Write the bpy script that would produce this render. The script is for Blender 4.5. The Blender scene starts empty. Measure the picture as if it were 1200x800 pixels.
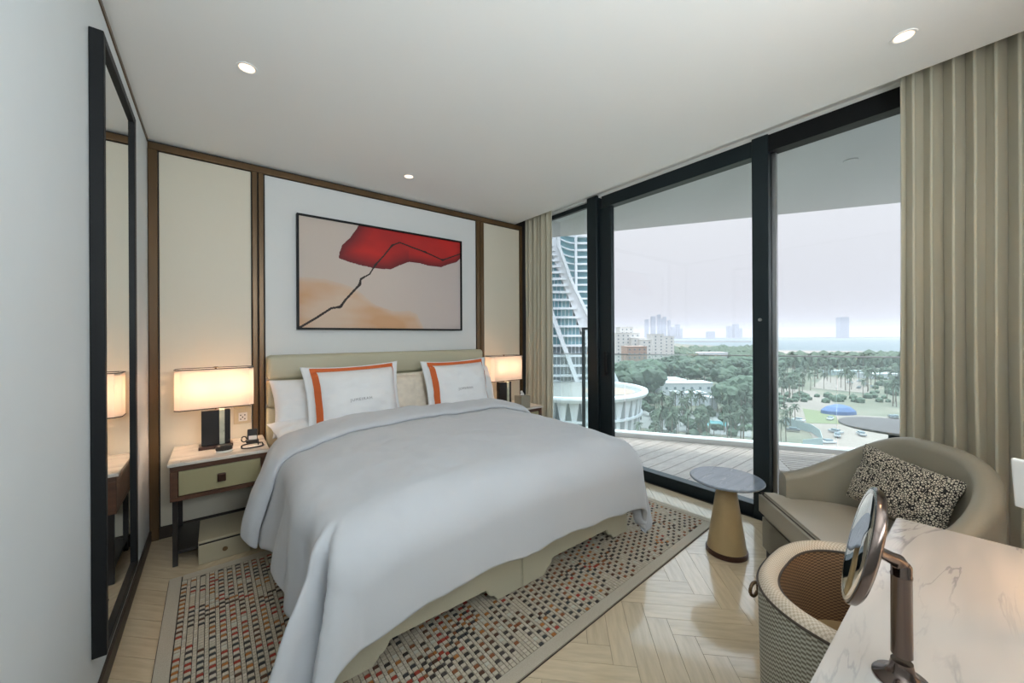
import bpy, bmesh, math, random
from mathutils import Vector, Matrix, noise
PI = math.pi
random.seed(7)
# ------------------------------------------------------------------ camera
SC = bpy.context.scene
COL = SC.collection
TH = math.radians(38.15)
cam_d = bpy.data.cameras.new('camera')
cam_d.sensor_width = 36; cam_d.sensor_fit = 'HORIZONTAL'
cam_d.lens = 443 / 1200 * 36
cam_d.shift_y = (394.5 - 400) / 1200
cam_d.clip_start = 0.02; cam_d.clip_end = 30000
cam = bpy.data.objects.new('camera', cam_d); COL.objects.link(cam)
cam.location = (0, 0, 1.40)
cam.rotation_euler = (Matrix.Rotation(-TH, 3, 'Z') @ Matrix.Rotation(PI / 2, 3, 'X') @ Matrix.Rotation(math.radians(-0.30), 3, 'Z')).to_euler()
SC.camera = cam
# ------------------------------------------------------------------ world (hazy overcast sky)
W = bpy.data.worlds.new('world'); SC.world = W; W.use_nodes = True
nt = W.node_tree; nt.nodes.clear()
wo = nt.nodes.new('ShaderNodeOutputWorld'); wb = nt.nodes.new('ShaderNodeBackground')
tc = nt.nodes.new('ShaderNodeTexCoord'); sx = nt.nodes.new('ShaderNodeSeparateXYZ'); rp = nt.nodes.new('ShaderNodeValToRGB')
nt.links.new(tc.outputs['Generated'], sx.inputs[0]); nt.links.new(sx.outputs['Z'], rp.inputs[0])
# overcast luminance: the zenith is about three times as bright as the horizon
rp.color_ramp.elements[0].position = 0.0; rp.color_ramp.elements[0].color = (0.385, 0.37, 0.405, 1)
rp.color_ramp.elements[1].position = 1.0; rp.color_ramp.elements[1].color = (2.75, 3.2, 3.7, 1)
e_ = rp.color_ramp.elements.new(.28); e_.color = (0.49, 0.485, 0.52, 1)
nt.links.new(rp.outputs[0], wb.inputs[0]); wb.inputs[1].default_value = 1.0
nt.links.new(wb.outputs[0], wo.inputs[0])
# ------------------------------------------------------------------ exposure
SC.view_settings.view_transform = 'Standard'; SC.view_settings.look = 'None'
SC.view_settings.exposure = 0.85; SC.view_settings.gamma = 1.0; SC.view_settings.use_curve_mapping = False
# high sun, strongly softened by the haze
sl = bpy.data.lights.new('hazy_sun', 'SUN'); sl.energy = 1.6; sl.angle = math.radians(9); sl.color = (1, .97, .93)
so = bpy.data.objects.new('hazy_sun', sl); COL.objects.link(so); so.rotation_euler = Vector((-.22, .08, -1)).to_track_quat('-Z', 'Y').to_euler()
# ------------------------------------------------------------------ large lights: added unseen fill behind the camera, aimed up at the ceiling
def area(name, loc, target, size, power, color):
    l = bpy.data.lights.new(name, 'AREA'); l.shape = 'RECTANGLE'; l.size = size[0]; l.size_y = size[1]
    l.energy = power; l.color = color
    o = bpy.data.objects.new(name, l); COL.objects.link(o); o.location = loc
    o.rotation_euler = (Vector(target) - Vector(loc)).to_track_quat('-Z', 'Y').to_euler(); return o
area('room_fill_light', (0.55, -.95, 1.9), (0.60, .1, 2.9), (1.0, 1.0), 35, (0.86, 0.95, 1.0))

# ------------------------------------------------------------------ helpers
def tag(o, label=None, cat=None, group=None, kind=None):
    if label: o['label'] = label
    if cat: o['category'] = cat
    if group: o['group'] = group
    if kind: o['kind'] = kind
    return o
def thing(name, label=None, cat=None, loc=(0, 0, 0), rz=0, group=None, kind=None):
    o = bpy.data.objects.new(name, None); COL.objects.link(o); o.empty_display_size = 0.1
    o.location = loc; o.rotation_euler = (0, 0, rz)
    return tag(o, label, cat, group, kind)
def ob(name, bm, mat, parent=None, smooth=False, loc=None, rot=None, sub=0):
    me = bpy.data.meshes.new(name)
    bmesh.ops.recalc_face_normals(bm, faces=bm.faces)
    bm.to_mesh(me); bm.free()
    if mat: 
        for m in (mat if isinstance(mat, (list, tuple)) else [mat]): me.materials.append(m)
    if smooth:
        me.polygons.foreach_set('use_smooth', [True] * len(me.polygons))
        if smooth != 'all': me.set_sharp_from_angle(angle=math.radians(38))
    o = bpy.data.objects.new(name, me); COL.objects.link(o)
    if parent: o.parent = parent
    if loc: o.location = loc
    if rot: o.rotation_euler = rot
    if sub:
        m = o.modifiers.new('s', 'SUBSURF'); m.levels = sub; m.render_levels = sub
    return o
def B(): return bmesh.new()
def box(bm, x0, x1, y0, y1, z0, z1, bev=0, seg=2, rot=None):
    r = bmesh.ops.create_cube(bm, size=1)
    vs = r['verts']
    bmesh.ops.scale(bm, vec=(x1 - x0, y1 - y0, z1 - z0), verts=vs)
    bmesh.ops.translate(bm, vec=((x0 + x1) / 2, (y0 + y1) / 2, (z0 + z1) / 2), verts=vs)
    if bev:
        es = list({e for v in vs for e in v.link_edges})
        g = bmesh.ops.bevel(bm, geom=es, offset=bev, segments=seg, affect='EDGES', profile=0.5)
        vs = list({v for f in g['faces'] for v in f.verts} | {v for v in vs if v.is_valid})
    if rot: bmesh.ops.transform(bm, matrix=rot, verts=vs)
    return vs
def bx(*a, **k):
    bm = B(); box(bm, *a, **k); return bm
def lathe(bm, prof, n=32, cx=0, cy=0, cap=True):
    rings = []
    for r, z in prof:
        rings.append([bm.verts.new((cx + r * math.cos(2 * PI * i / n), cy + r * math.sin(2 * PI * i / n), z)) for i in range(n)])
    for a, b in zip(rings, rings[1:]):
        for i in range(n): bm.faces.new((a[i], a[(i + 1) % n], b[(i + 1) % n], b[i]))
    if cap:
        bm.faces.new(rings[0][::-1]); bm.faces.new(rings[-1])
def tube(bm, pts, r, n=10, cap=True):
    pts = [Vector(p) for p in pts]; rings = []
    for i, p in enumerate(pts):
        t = (pts[min(i + 1, len(pts) - 1)] - pts[max(i - 1, 0)]).normalized()
        up = Vector((0, 0, 1)) if abs(t.z) < 0.95 else Vector((1, 0, 0))
        a = t.cross(up).normalized(); b = t.cross(a)
        rr = r[i] if isinstance(r, (list, tuple)) else r
        rings.append([bm.verts.new(p + a * rr * math.cos(2 * PI * k / n) + b * rr * math.sin(2 * PI * k / n)) for k in range(n)])
    for a, b in zip(rings, rings[1:]):
        for i in range(n): bm.faces.new((a[i], a[(i + 1) % n], b[(i + 1) % n], b[i]))
    if cap: bm.faces.new(rings[0][::-1]); bm.faces.new(rings[-1])
def prism(bm, pts, z0, z1):
    a = [bm.verts.new((x, y, z0)) for x, y in pts]; b = [bm.verts.new((x, y, z1)) for x, y in pts]
    n = len(pts)
    for i in range(n): bm.faces.new((a[i], a[(i + 1) % n], b[(i + 1) % n], b[i]))
    bm.faces.new(a[::-1]); bm.faces.new(b)
def grid(bm, nu, nv, f):
    V = [[bm.verts.new(f(i / nu, j / nv)) for j in range(nv + 1)] for i in range(nu + 1)]
    for i in range(nu):
        for j in range(nv): bm.faces.new((V[i][j], V[i + 1][j], V[i + 1][j + 1], V[i][j + 1]))
    return V
def fbm(x, y, z=0, o=3):
    s = 0; a = 1
    for k in range(o): s += a * noise.noise(Vector((x, y, z))); x *= 2; y *= 2; z *= 2; a *= .5
    return s
# ------------------------------------------------------------------ materials
MATS = {}
def M(name, col, rough=0.6, metal=0, noise_s=0, noise_a=0.1, bump=0, bump_s=200, spec=0.5, sheen=0, coat=0, rnd=0, stretch=None, col2=None, emit=None, es=0, trans=0):
    m = bpy.data.materials.new(name); m.use_nodes = True; MATS[name] = m
    t = m.node_tree; p = t.nodes['Principled BSDF']
    p.inputs['Base Color'].default_value = (*col, 1); p.inputs['Roughness'].default_value = rough
    p.inputs['Metallic'].default_value = metal; p.inputs['Specular IOR Level'].default_value = spec
    if sheen: p.inputs['Sheen Weight'].default_value = sheen
    if coat: p.inputs['Coat Weight'].default_value = coat; p.inputs['Coat Roughness'].default_value = .08
    if trans: p.inputs['Transmission Weight'].default_value = trans
    if emit: p.inputs['Emission Color'].default_value = (*emit, 1); p.inputs['Emission Strength'].default_value = es
    co = t.nodes.new('ShaderNodeTexCoord'); mp = t.nodes.new('ShaderNodeMapping'); t.links.new(co.outputs['Object'], mp.inputs[0])
    if stretch: mp.inputs['Scale'].default_value = stretch
    out = None
    if noise_s:
        n = t.nodes.new('ShaderNodeTexNoise'); n.inputs['Scale'].default_value = noise_s; n.inputs['Detail'].default_value = 5
        t.links.new(mp.outputs[0], n.inputs[0])
        mx = t.nodes.new('ShaderNodeMix'); mx.data_type = 'RGBA'
        c2 = col2 or tuple(c * (1 - noise_a * 2) for c in col)
        c1 = tuple(min(1, c * (1 + noise_a * .6)) for c in col) if not col2 else col
        mx.inputs[6].default_value = (*c1, 1); mx.inputs[7].default_value = (*c2, 1)
        cr = t.nodes.new('ShaderNodeMapRange'); cr.inputs[1].default_value = .3; cr.inputs[2].default_value = .7
        t.links.new(n.outputs[0], cr.inputs[0]); t.links.new(cr.outputs[0], mx.inputs[0]); out = mx.outputs[2]
    if rnd:
        oi = t.nodes.new('ShaderNodeObjectInfo'); hs = t.nodes.new('ShaderNodeHueSaturation')
        mr = t.nodes.new('ShaderNodeMapRange'); mr.inputs[3].default_value = 1 - rnd; mr.inputs[4].default_value = 1 + rnd
        t.links.new(oi.outputs['Random'], mr.inputs[0]); t.links.new(mr.outputs[0], hs.inputs['Value'])
        if out: t.links.new(out, hs.inputs['Color'])
        else: hs.inputs['Color'].default_value = (*col, 1)
        out = hs.outputs[0]
    if out: t.links.new(out, p.inputs['Base Color'])
    if bump:
        n2 = t.nodes.new('ShaderNodeTexNoise'); n2.inputs['Scale'].default_value = bump_s; n2.inputs['Detail'].default_value = 3
        t.links.new(mp.outputs[0], n2.inputs[0]); b = t.nodes.new('ShaderNodeBump'); b.inputs['Strength'].default_value = bump
        b.inputs['Distance'].default_value = 0.01; t.links.new(n2.outputs[0], b.inputs['Height']); t.links.new(b.outputs[0], p.inputs['Normal'])
    return m
def attr_mat(name, rough=.8, bump=0):
    m = M(name, (1, 1, 1), rough, bump=bump, bump_s=300); t = m.node_tree
    a = t.nodes.new('ShaderNodeVertexColor'); a.layer_name = 'col'; t.links.new(a.outputs[0], t.nodes['Principled BSDF'].inputs['Base Color'])
    return m
def marble(name, base, vein, scale, rough):
    m = M(name, base, rough); t = m.node_tree; p = t.nodes['Principled BSDF']
    co = t.nodes.new('ShaderNodeTexCoord'); mp = t.nodes.new('ShaderNodeMapping'); mp.inputs['Rotation'].default_value = (0, 0, 0.35); mp.inputs['Scale'].default_value = (.7, 4.2, 1)
    n = t.nodes.new('ShaderNodeTexNoise'); n.inputs['Scale'].default_value = scale; n.inputs['Detail'].default_value = 6; n.inputs['Distortion'].default_value = 1.2
    t.links.new(co.outputs['Object'], mp.inputs[0]); t.links.new(mp.outputs[0], n.inputs[0])
    s = t.nodes.new('ShaderNodeMath'); s.operation = 'SUBTRACT'; s.inputs[1].default_value = .5; t.links.new(n.outputs[0], s.inputs[0])
    ab = t.nodes.new('ShaderNodeMath'); ab.operation = 'ABSOLUTE'; t.links.new(s.outputs[0], ab.inputs[0])
    mr = t.nodes.new('ShaderNodeMapRange'); mr.inputs[2].default_value = .014; mr.inputs[3].default_value = 1; mr.inputs[4].default_value = 0; t.links.new(ab.outputs[0], mr.inputs[0])
    n2 = t.nodes.new('ShaderNodeTexNoise'); n2.inputs['Scale'].default_value = scale * 1.3; t.links.new(mp.outputs[0], n2.inputs[0])
    r2 = t.nodes.new('ShaderNodeMapRange'); r2.inputs[1].default_value = .42; r2.inputs[2].default_value = .62; t.links.new(n2.outputs[0], r2.inputs[0])
    mu = t.nodes.new('ShaderNodeMath'); mu.operation = 'MULTIPLY'; t.links.new(mr.outputs[0], mu.inputs[0]); t.links.new(r2.outputs[0], mu.inputs[1])
    mx = t.nodes.new('ShaderNodeMix'); mx.data_type = 'RGBA'; mx.inputs[6].default_value = (*base, 1); mx.inputs[7].default_value = (*vein, 1)
    t.links.new(mu.outputs[0], mx.inputs[0])
    # soft clouding
    mx2 = t.nodes.new('ShaderNodeMix'); mx2.data_type = 'RGBA'; mx2.blend_type = 'MULTIPLY'; mx2.inputs[7].default_value = (.86, .87, .88, 1)
    t.links.new(r2.outputs[0], mx2.inputs[0]); t.links.new(mx.outputs[2], mx2.inputs[6]); t.links.new(mx2.outputs[2], p.inputs['Base Color'])
    return m
def glass_mat(name, tint, refl, milk=0):
    m = bpy.data.materials.new(name); m.use_nodes = True; t = m.node_tree; t.nodes.clear()
    o = t.nodes.new('ShaderNodeOutputMaterial'); tr = t.nodes.new('ShaderNodeBsdfTransparent'); tr.inputs[0].default_value = (*tint, 1)
    g = t.nodes.new('ShaderNodeBsdfGlossy'); g.inputs['Roughness'].default_value = 0.0; g.inputs[0].default_value = (.9, 1, 1, 1)
    lw = t.nodes.new('ShaderNodeFresnel'); lw.inputs[0].default_value = 1.45
    mu = t.nodes.new('ShaderNodeMath'); mu.operation = 'MULTIPLY'; mu.inputs[1].default_value = refl; t.links.new(lw.outputs[0], mu.inputs[0])
    mx = t.nodes.new('ShaderNodeMixShader'); t.links.new(mu.outputs[0], mx.inputs[0]); t.links.new(tr.outputs[0], mx.inputs[1]); t.links.new(g.outputs[0], mx.inputs[2])
    if milk:
        df = t.nodes.new('ShaderNodeBsdfTranslucent'); df.inputs[0].default_value = (.9, .97, .96, 1); m2 = t.nodes.new('ShaderNodeMixShader'); m2.inputs[0].default_value = milk
        t.links.new(mx.outputs[0], m2.inputs[1]); t.links.new(df.outputs[0], m2.inputs[2]); mx = m2
    t.links.new(mx.outputs[0], o.inputs[0]); return m
m_wall = M('wall_paint', (.72, .75, .76), .7, noise_s=3, noise_a=.01)
m_ceil = M('ceiling_paint', (.90, .905, .885), .8)
m_white = M('white_panel_paint', (.74, .75, .74), .55)
m_cream = M('cream_wall_leather', (.74, .685, .56), .5, bump=.05, bump_s=60)
m_bronze = M('bronze_brown_trim', (.15, .085, .035), .35, metal=.35, noise_s=6, noise_a=.15, stretch=(1, 1, .2))
m_groove = M('dark_groove', (.01, .008, .007), .6)
m_skirt = M('dark_skirting', (.035, .022, .015), .5)
m_oak = M('oak_plank', (.64, .515, .35), .22, noise_s=5, noise_a=.08, stretch=(1.2, 9, 1), rnd=.07, bump=.02, bump_s=40, coat=.8)
m_blackmetal = M('black_frame_metal', (.008, .009, .010), .5, spec=.25)
m_winmetal = M('dark_window_aluminium', (.018, .028, .033), .38, metal=.4)
m_steel = M('brushed_steel', (.5, .5, .5), .3, metal=1)
m_mirror = M('mirror_silver', (.86, .88, .87), .01, metal=1)
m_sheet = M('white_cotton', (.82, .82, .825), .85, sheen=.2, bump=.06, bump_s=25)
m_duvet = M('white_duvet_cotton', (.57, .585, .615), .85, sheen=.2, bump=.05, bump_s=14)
m_creamsheet = M('ivory_jacquard', (.84, .75, .63), .8, noise_s=18, noise_a=.06, bump=.2, bump_s=20)
m_orange = M('orange_band', (.62, .13, .03), .75, bump=.05)
m_text = M('grey_thread', (.36, .35, .36), .8)
m_headboard = M('sage_cream_leather', (.50, .47, .34), .45, bump=.08, bump_s=50)
m_divan = M('cream_divan_leather', (.60, .56, .42), .5, bump=.06, bump_s=60)
m_walnut = M('walnut_veneer', (.10, .042, .022), .4, noise_s=5, noise_a=.2, stretch=(1, 8, 8))
m_black = M('black_lacquer', (.012, .010, .010), .4)
m_drawer = M('olive_cream_leather', (.36, .32, .18), .45, bump=.08, bump_s=80)
m_marble_ns = marble('cream_marble', (.72, .66, .58), (.35, .30, .26), 4.0, .2)
m_marble = marble('white_desk_marble', (.58, .54, .50), (.34, .32, .32), 1.5, .10)
m_marble_gr = marble('grey_blue_marble', (.25, .29, .35), (.48, .52, .56), 6.0, .12)
m_green_marble = marble('green_onyx', (.55, .58, .48), (.25, .28, .22), 12.0, .2)
m_shade = None
m_tan = M('tan_leather', (.42, .30, .15), .38, noise_s=8, noise_a=.06)
m_dkbronze = M('dark_bronze', (.07, .035, .025), .3, metal=.7)
m_curtain = M('beige_curtain_cloth', (.56, .52, .40), .85, sheen=.3, bump=.06, bump_s=300)
m_sofa = M('taupe_leather', (.31, .28, .215), .42, bump=.07, bump_s=120)
m_sofaseat = M('taupe_seat_leather', (.42, .375, .30), .45, bump=.07, bump_s=100)
m_piping = M('dark_piping', (.05, .035, .025), .6)
m_plate = M('socket_plate', (.62, .53, .36), .4)
m_blackplastic = M('black_plastic', (.02, .018, .018), .3)
m_paper = M('white_paper', (.82, .80, .76), .8)
m_boxcream = M('cream_box_leather', (.42, .37, .26), .5, bump=.05)
m_chrome = M('dark_chrome', (.15, .115, .10), .18, metal=1)
m_chromel = M('bright_chrome', (.75, .74, .72), .12, metal=1)
def weave(name, c1, c2, scale):
    m = M(name, c1, .8); t = m.node_tree; p = t.nodes['Principled BSDF']
    co = t.nodes.new('ShaderNodeTexCoord'); ck = t.nodes.new('ShaderNodeTexChecker'); ck.inputs['Scale'].default_value = scale
    ck.inputs[1].default_value = (*c1, 1); ck.inputs[2].default_value = (*c2, 1)
    t.links.new(co.outputs['UV'], ck.inputs[0]); t.links.new(ck.outputs[0], p.inputs['Base Color'])
    b = t.nodes.new('ShaderNodeBump'); b.inputs['Strength'].default_value = .4; b.inputs['Distance'].default_value = .002
    t.links.new(ck.outputs['Fac'], b.inputs['Height']); t.links.new(b.outputs[0], p.inputs['Normal']); return m
m_weave_out = weave('olive_basket_weave', (.46, .44, .36), (.17, .15, .11), 1)
m_weave_in = weave('brown_basket_weave', (.30, .17, .08), (.12, .06, .03), 1)
m_rimcloth = weave('sand_rim_cloth', (.60, .51, .40), (.44, .36, .27), 1)
m_spot = M('black_cream_speckle', (.6, .55, .44), .8)
def _spot():
    t = m_spot.node_tree; p = t.nodes['Principled BSDF']; co = t.nodes.new('ShaderNodeTexCoord'); v = t.nodes.new('ShaderNodeTexVoronoi'); v.feature = 'DISTANCE_TO_EDGE'; v.inputs['Scale'].default_value = 105
    t.links.new(co.outputs['Object'], v.inputs[0]); c = t.nodes.new('ShaderNodeValToRGB'); c.color_ramp.interpolation = 'CONSTANT'
    c.color_ramp.elements[0].color = (.012, .01, .01, 1); c.color_ramp.elements[1].position = .13; c.color_ramp.elements[1].color = (.62, .57, .46, 1)
    t.links.new(v.outputs['Distance'], c.inputs[0]); t.links.new(c.outputs[0], p.inputs['Base Color'])
_spot()
def shade_mat():
    m = bpy.data.materials.new('lamp_shade_linen'); m.use_nodes = True; t = m.node_tree; t.nodes.clear()
    o = t.nodes.new('ShaderNodeOutputMaterial'); d = t.nodes.new('ShaderNodeBsdfDiffuse'); d.inputs[0].default_value = (.85, .80, .74, 1)
    tl = t.nodes.new('ShaderNodeBsdfTranslucent'); tl.inputs[0].default_value = (.88, .80, .72, 1)
    mx = t.nodes.new('ShaderNodeMixShader'); mx.inputs[0].default_value = .45
    t.links.new(d.outputs[0], mx.inputs[1]); t.links.new(tl.outputs[0], mx.inputs[2]); t.links.new(mx.outputs[0], o.inputs[0]); return m
m_shade = shade_mat()
m_glass = glass_mat('window_glass', (.955, .975, .97), .35)
m_railglass = glass_mat('rail_glass', (.93, .97, .96), .5, .05)
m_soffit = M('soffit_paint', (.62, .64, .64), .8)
m_deck = M('grey_deck_board', (.46, .40, .36), .7, noise_s=6, noise_a=.1, rnd=.09, stretch=(1, 6, 1))
m_kerb = M('white_kerb', (.78, .77, .76), .6)

CEIL = 2.774; XL = -.362; YB = 3.61; XW = 3.30
# ================================================================== SETTING
def struct(name, bm, mat, smooth=False):
    o = ob(name, bm, mat, None, smooth); o['kind'] = 'structure'; return o
# ---- floor: sub floor + herringbone planks
fl = struct('floor', bx(-.5, XW, -3.3, YB + .1, -.08, -.012), m_groove)
RX0, RX1, RY0, RY1 = XL - .02, XW - .06, -.55, YB
def clip(poly):
    for ax, lim, sg in ((0, RX0, 1), (0, RX1, -1), (1, RY0, 1), (1, RY1, -1)):
        out = []
        for i in range(len(poly)):
            a, b = poly[i], poly[(i + 1) % len(poly)]
            ia = (a[ax] - lim) * sg >= 0; ib = (b[ax] - lim) * sg >= 0
            if ia: out.append(a)
            if ia != ib:
                t = (lim - a[ax]) / (b[ax] - a[ax]); out.append((a[0] + t * (b[0] - a[0]), a[1] + t * (b[1] - a[1])))
        poly = out
        if len(poly) < 3: return None
    return poly
def inset(poly, g):
    cx = sum(p[0] for p in poly) / len(poly); cy = sum(p[1] for p in poly) / len(poly)
    return poly
PW, PL, G = .10, .50, .0007
planks = []
c45 = math.cos(PI / 4)
for i in range(-70, 71):
    for j in range(-14, 15):
        bxx, byy = i * PW + j * PL, i * PW - j * PL
        for (x0, y0, x1, y1) in ((bxx, byy, bxx + PL, byy + PW), (bxx, byy + PW, bxx + PW, byy + PW + PL)):
            x0 += G; y0 += G; x1 -= G; y1 -= G
            P = [(x0, y0), (x1, y0), (x1, y1), (x0, y1)]
            P = [((x - y) * c45 + 1.4, (x + y) * c45 + 1.5) for x, y in P]
            Q = clip(P)
            if not Q: continue
            ar = abs(sum(Q[k][0] * Q[(k + 1) % len(Q)][1] - Q[(k + 1) % len(Q)][0] * Q[k][1] for k in range(len(Q)))) / 2
            if ar < .0006: continue
            cx = sum(q[0] for q in Q) / len(Q); cy = sum(q[1] for q in Q) / len(Q)
            ang = math.atan2(P[1][1] - P[0][1], P[1][0] - P[0][0]) if (x1 - x0) > (y1 - y0) else math.atan2(P[3][1] - P[0][1], P[3][0] - P[0][0])
            planks.append((cx, cy, Q, ang))
hid = B(); nvis = 0
for cx, cy, Q, ang in planks:
    vis = (cy < 1.42 and cx > .85 and cy > -.1) or (cx < .02 and cy > .8) or (cx > 2.7) or (cy > 2.8 and cx < .5) 
    vis = vis and nvis < 296
    if vis:
        nvis += 1; bm = B(); ca, sa = math.cos(-ang), math.sin(-ang)
        loc = [((x - cx) * ca - (y - cy) * sa, (x - cx) * sa + (y - cy) * ca) for x, y in Q]
        prism(bm, loc, -.012, 0)
        o = ob('plank', bm, m_oak, fl, loc=(cx, cy, 0), rot=(0, 0, ang))
    else: prism(hid, Q, -.012, 0)
o = ob('herringbone_planks', hid, m_oak, fl); o['kind'] = 'stuff'

# ---- ceiling, walls
b = B(); box(b, -.5, 2.89, -3.3, YB + .1, CEIL, CEIL + .25); box(b, 2.89, XW + .05, -3.3, YB + .1, 2.945, CEIL + .25)
ceil = struct('ceiling', b, m_ceil)
wl = struct('wall_left', bx(XL - .12, XL, -3.3, YB, 0, CEIL), m_wall)
bs = struct('baseboard_left', bx(XL, XL + .012, -3.3, YB - .02, 0, .075, bev=.002, seg=1), m_skirt)
ob('reveal_strip', bx(XL, XL + .006, -3.2, YB - .03, CEIL - .022, CEIL), m_bronze, wl)
wb_ = struct('wall_back', bx(XL - .12, XW, YB, YB + .12, 0, 2.96), m_groove)
def panel(x0, x1, z0, z1, mat, name='wall_panel'):
    return ob(name, bx(x0, x1, YB - .012, YB + .002, z0, z1, bev=.003, seg=1), mat, wb_)
PB = .085
panel(-.305, .225, PB, 2.705, m_cream); panel(.317, 2.312, PB, 2.705, m_white); panel(2.424, 2.945, PB, 2.705, m_cream)
for x0, x1 in ((-.36, -.311), (.232, .266), (.274, .308), (2.320, 2.364), (2.372, 2.416), (2.952, 2.985)):
    ob('upright_moulding', bx(x0, x1, YB - .026, YB, .0, 2.71, bev=.004), m_bronze, wb_)
ob('top_moulding', bx(-.36, 2.985, YB - .024, YB, 2.712, 2.758, bev=.004), m_bronze, wb_)
struct('baseboard_back', bx(-.36, 2.985, YB - .018, YB, 0, .08, bev=.003), m_skirt)
struct('wall_right', bx(XW, XW + .15, YB - .06, YB + .12, -.02, 3.0), m_wall)
struct('wall_front', bx(1.35, XW + .05, -.72, -.60, 0, 2.95), m_wall)
struct('wall_passage', bx(1.35, 1.47, -3.3, -.72, 0, 2.95), m_wall)
struct('wall_end', bx(-.5, 1.47, -3.42, -3.3, 0, 2.95), m_wall)

# ---- window wall (X = XW)
HB = 2.79; HT = 2.915
fascia = struct('trim_1', bx(XW, XW + .1, -.6, YB, HT, 3.0), m_ceil)
d1 = thing('door_1', kind='structure', loc=(XW, 1.8, 0))
def loc(o, ox, oy): return o
def wbox(name, y0, y1, z0, z1, x0, x1, par, mat=m_winmetal, bev=.003):
    px, py, pz = par.location
    return ob(name, bx(x0 - px, x1 - px, y0 - py, y1 - py, z0 - pz, z1 - pz, bev=bev, seg=1), mat, par)
# sliding door between the two posts (pane Y 1.19..2.52)
wbox('head_rail', 1.11, 2.62, HB, HT, XW, XW + .10, d1); wbox('threshold', 1.11, 2.62, -.02, .085, XW, XW + .10, d1)
wbox('stile', 2.50, 2.66, .0, HB, XW + .01, XW + .06, d1); wbox('stile', 1.11, 1.16, .0, HB, XW + .03, XW + .06, d1)
wbox('pane', 1.15, 2.51, .08, HB, XW + .042, XW + .050, d1, m_glass, 0)
h = wbox('handle', 2.545, 2.575, .98, 1.24, XW - .028, XW - .012, d1, m_blackmetal, .004)
wbox('handle_stem', 2.55, 2.57, 1.0, 1.02, XW - .014, XW + .012, d1, m_blackmetal, .001); wbox('handle_stem', 2.55, 2.57, 1.20, 1.22, XW - .014, XW + .012, d1, m_blackmetal, .001)
w1 = thing('window_1', kind='structure', loc=(XW, 3.1, 0))
wbox('post', 2.66, 2.80, -.02, HT + .02, XW - .03, XW + .09, w1); wbox('head_rail', 2.80, YB, 2.865, HT, XW + .03, XW + .07, w1); wbox('sill_rail', 2.80, YB, -.02, .05, XW + .03, XW + .07, w1)
wbox('pane', 2.80, YB, .05, 2.87, XW + .045, XW + .053, w1, m_glass, 0)
w2 = thing('window_2', kind='structure', loc=(XW, .3, 0))
wbox('post', 1.045, 1.155, -.02, HT + .005, XW - .02, XW + .10, w2); wbox('post_strip', 1.015, 1.045, .0, HB, XW + .05, XW + .09, w2, m_steel)
wbox('head_rail', -.6, 1.05, HB - .0, HT, XW - .01, XW + .10, w2, m_blackmetal); wbox('sill_rail', -.6, 1.05, -.02, .085, XW, XW + .10, w2)
wbox('pane', -.6, 1.03, .08, HB, XW + .055, XW + .063, w2, m_glass, 0)
lk = B(); lathe(lk, [(.012, 0), (.012, .012), (.008, .016)], 14)
o = ob('lock_button', lk, m_steel, w2, smooth=True, loc=(-.02, 1.10 - .3, 1.52), rot=(0, -PI / 2, 0))

# ---- ceiling downlights
for k, (x, y, lab) in enumerate(((.133, 2.34, 'recessed warm ceiling downlight above the left side of the bed'), (2.50, .25, 'recessed warm ceiling downlight beside the right curtain'), (1.307, 3.08, 'small recessed ceiling downlight above the painting'), (1.55, -.30, 'recessed ceiling downlight over the desk beyond the frame'))):
    t = thing('ceiling_downlight', lab, 'downlight', (x, y, CEIL), group='ceiling downlights')
    r = B(); lathe(r, [(.046, 0), (.046, -.004), (.038, -.004), (.034, .0), (.034, -.001)], 28, cap=False); ob('trim_ring', r, m_ceil, t, smooth=True)
    e = B(); lathe(e, [(.001, -.0015), (.034, -.0015)], 24, cap=False); ob('lens', e, M('downlight_lens', (1, .9, .8), emit=(1, .66, .42), es=1.3), t)
    l = bpy.data.lights.new('downlight_lamp', 'SPOT'); l.energy = 4; l.color = (1, .80, .58); l.spot_size = 1.6; l.spot_blend = .8; l.shadow_soft_size = .04
    if k == 3: l.energy = 9; l.color = (1, .62, .34)
    lo = bpy.data.objects.new('downlight_lamp', l); COL.objects.link(lo); lo.parent = t; lo.location = (0, 0, -.01)

# ================================================================== CURTAINS
def curtain(name, x, y0, y1, z0, z1, folds, amp, seed, label, flare=0):
    rnd = random.Random(seed); ph = [rnd.uniform(.75, 1.25) for _ in range(folds)]
    tot = sum(ph); cum = [0]
    for p in ph: cum.append(cum[-1] + p / tot)
    am = [rnd.uniform(.65, 1.1) for _ in range(folds)]
    def f(u, v):
        k = 0
        while k < folds - 1 and u > cum[k + 1]: k += 1
        t = (u - cum[k]) / (cum[k + 1] - cum[k])
        w = math.sin(2 * PI * t); w = math.copysign(abs(w) ** .8, w)
        z = z0 + (z1 - z0) * v
        drop = 1 - v
        a = amp * am[k] * (.75 + .35 * drop) + .01 * fbm(u * 9, v * 2, seed)
        y = y0 + (y1 - y0) * (u + .012 * math.sin(4 * PI * t) ) + .02 * drop * fbm(u * 5, v * 1.3, seed + 5)
        if flare: y += flare * drop * (u)
        return (x + w * a, y, z)
    bm = B(); grid(bm, folds * 14, 22, f)
    o = ob(name, bm, m_curtain, None, 'all'); m = o.modifiers.new('t', 'SOLIDIFY'); m.thickness = .006
    tag(o, label, 'curtain'); return o
curtain('curtain', 3.06, 3.16, 3.585, .015, 2.93, 6, .050, 3, 'beige floor-length curtain gathered in the corner beyond the far bedside table')
curtain('curtain', 3.04, .315, -.42, .015, 2.93, 11, .062, 11, 'wide beige floor-length curtain hanging behind the taupe sofa', 0.0)

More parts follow.
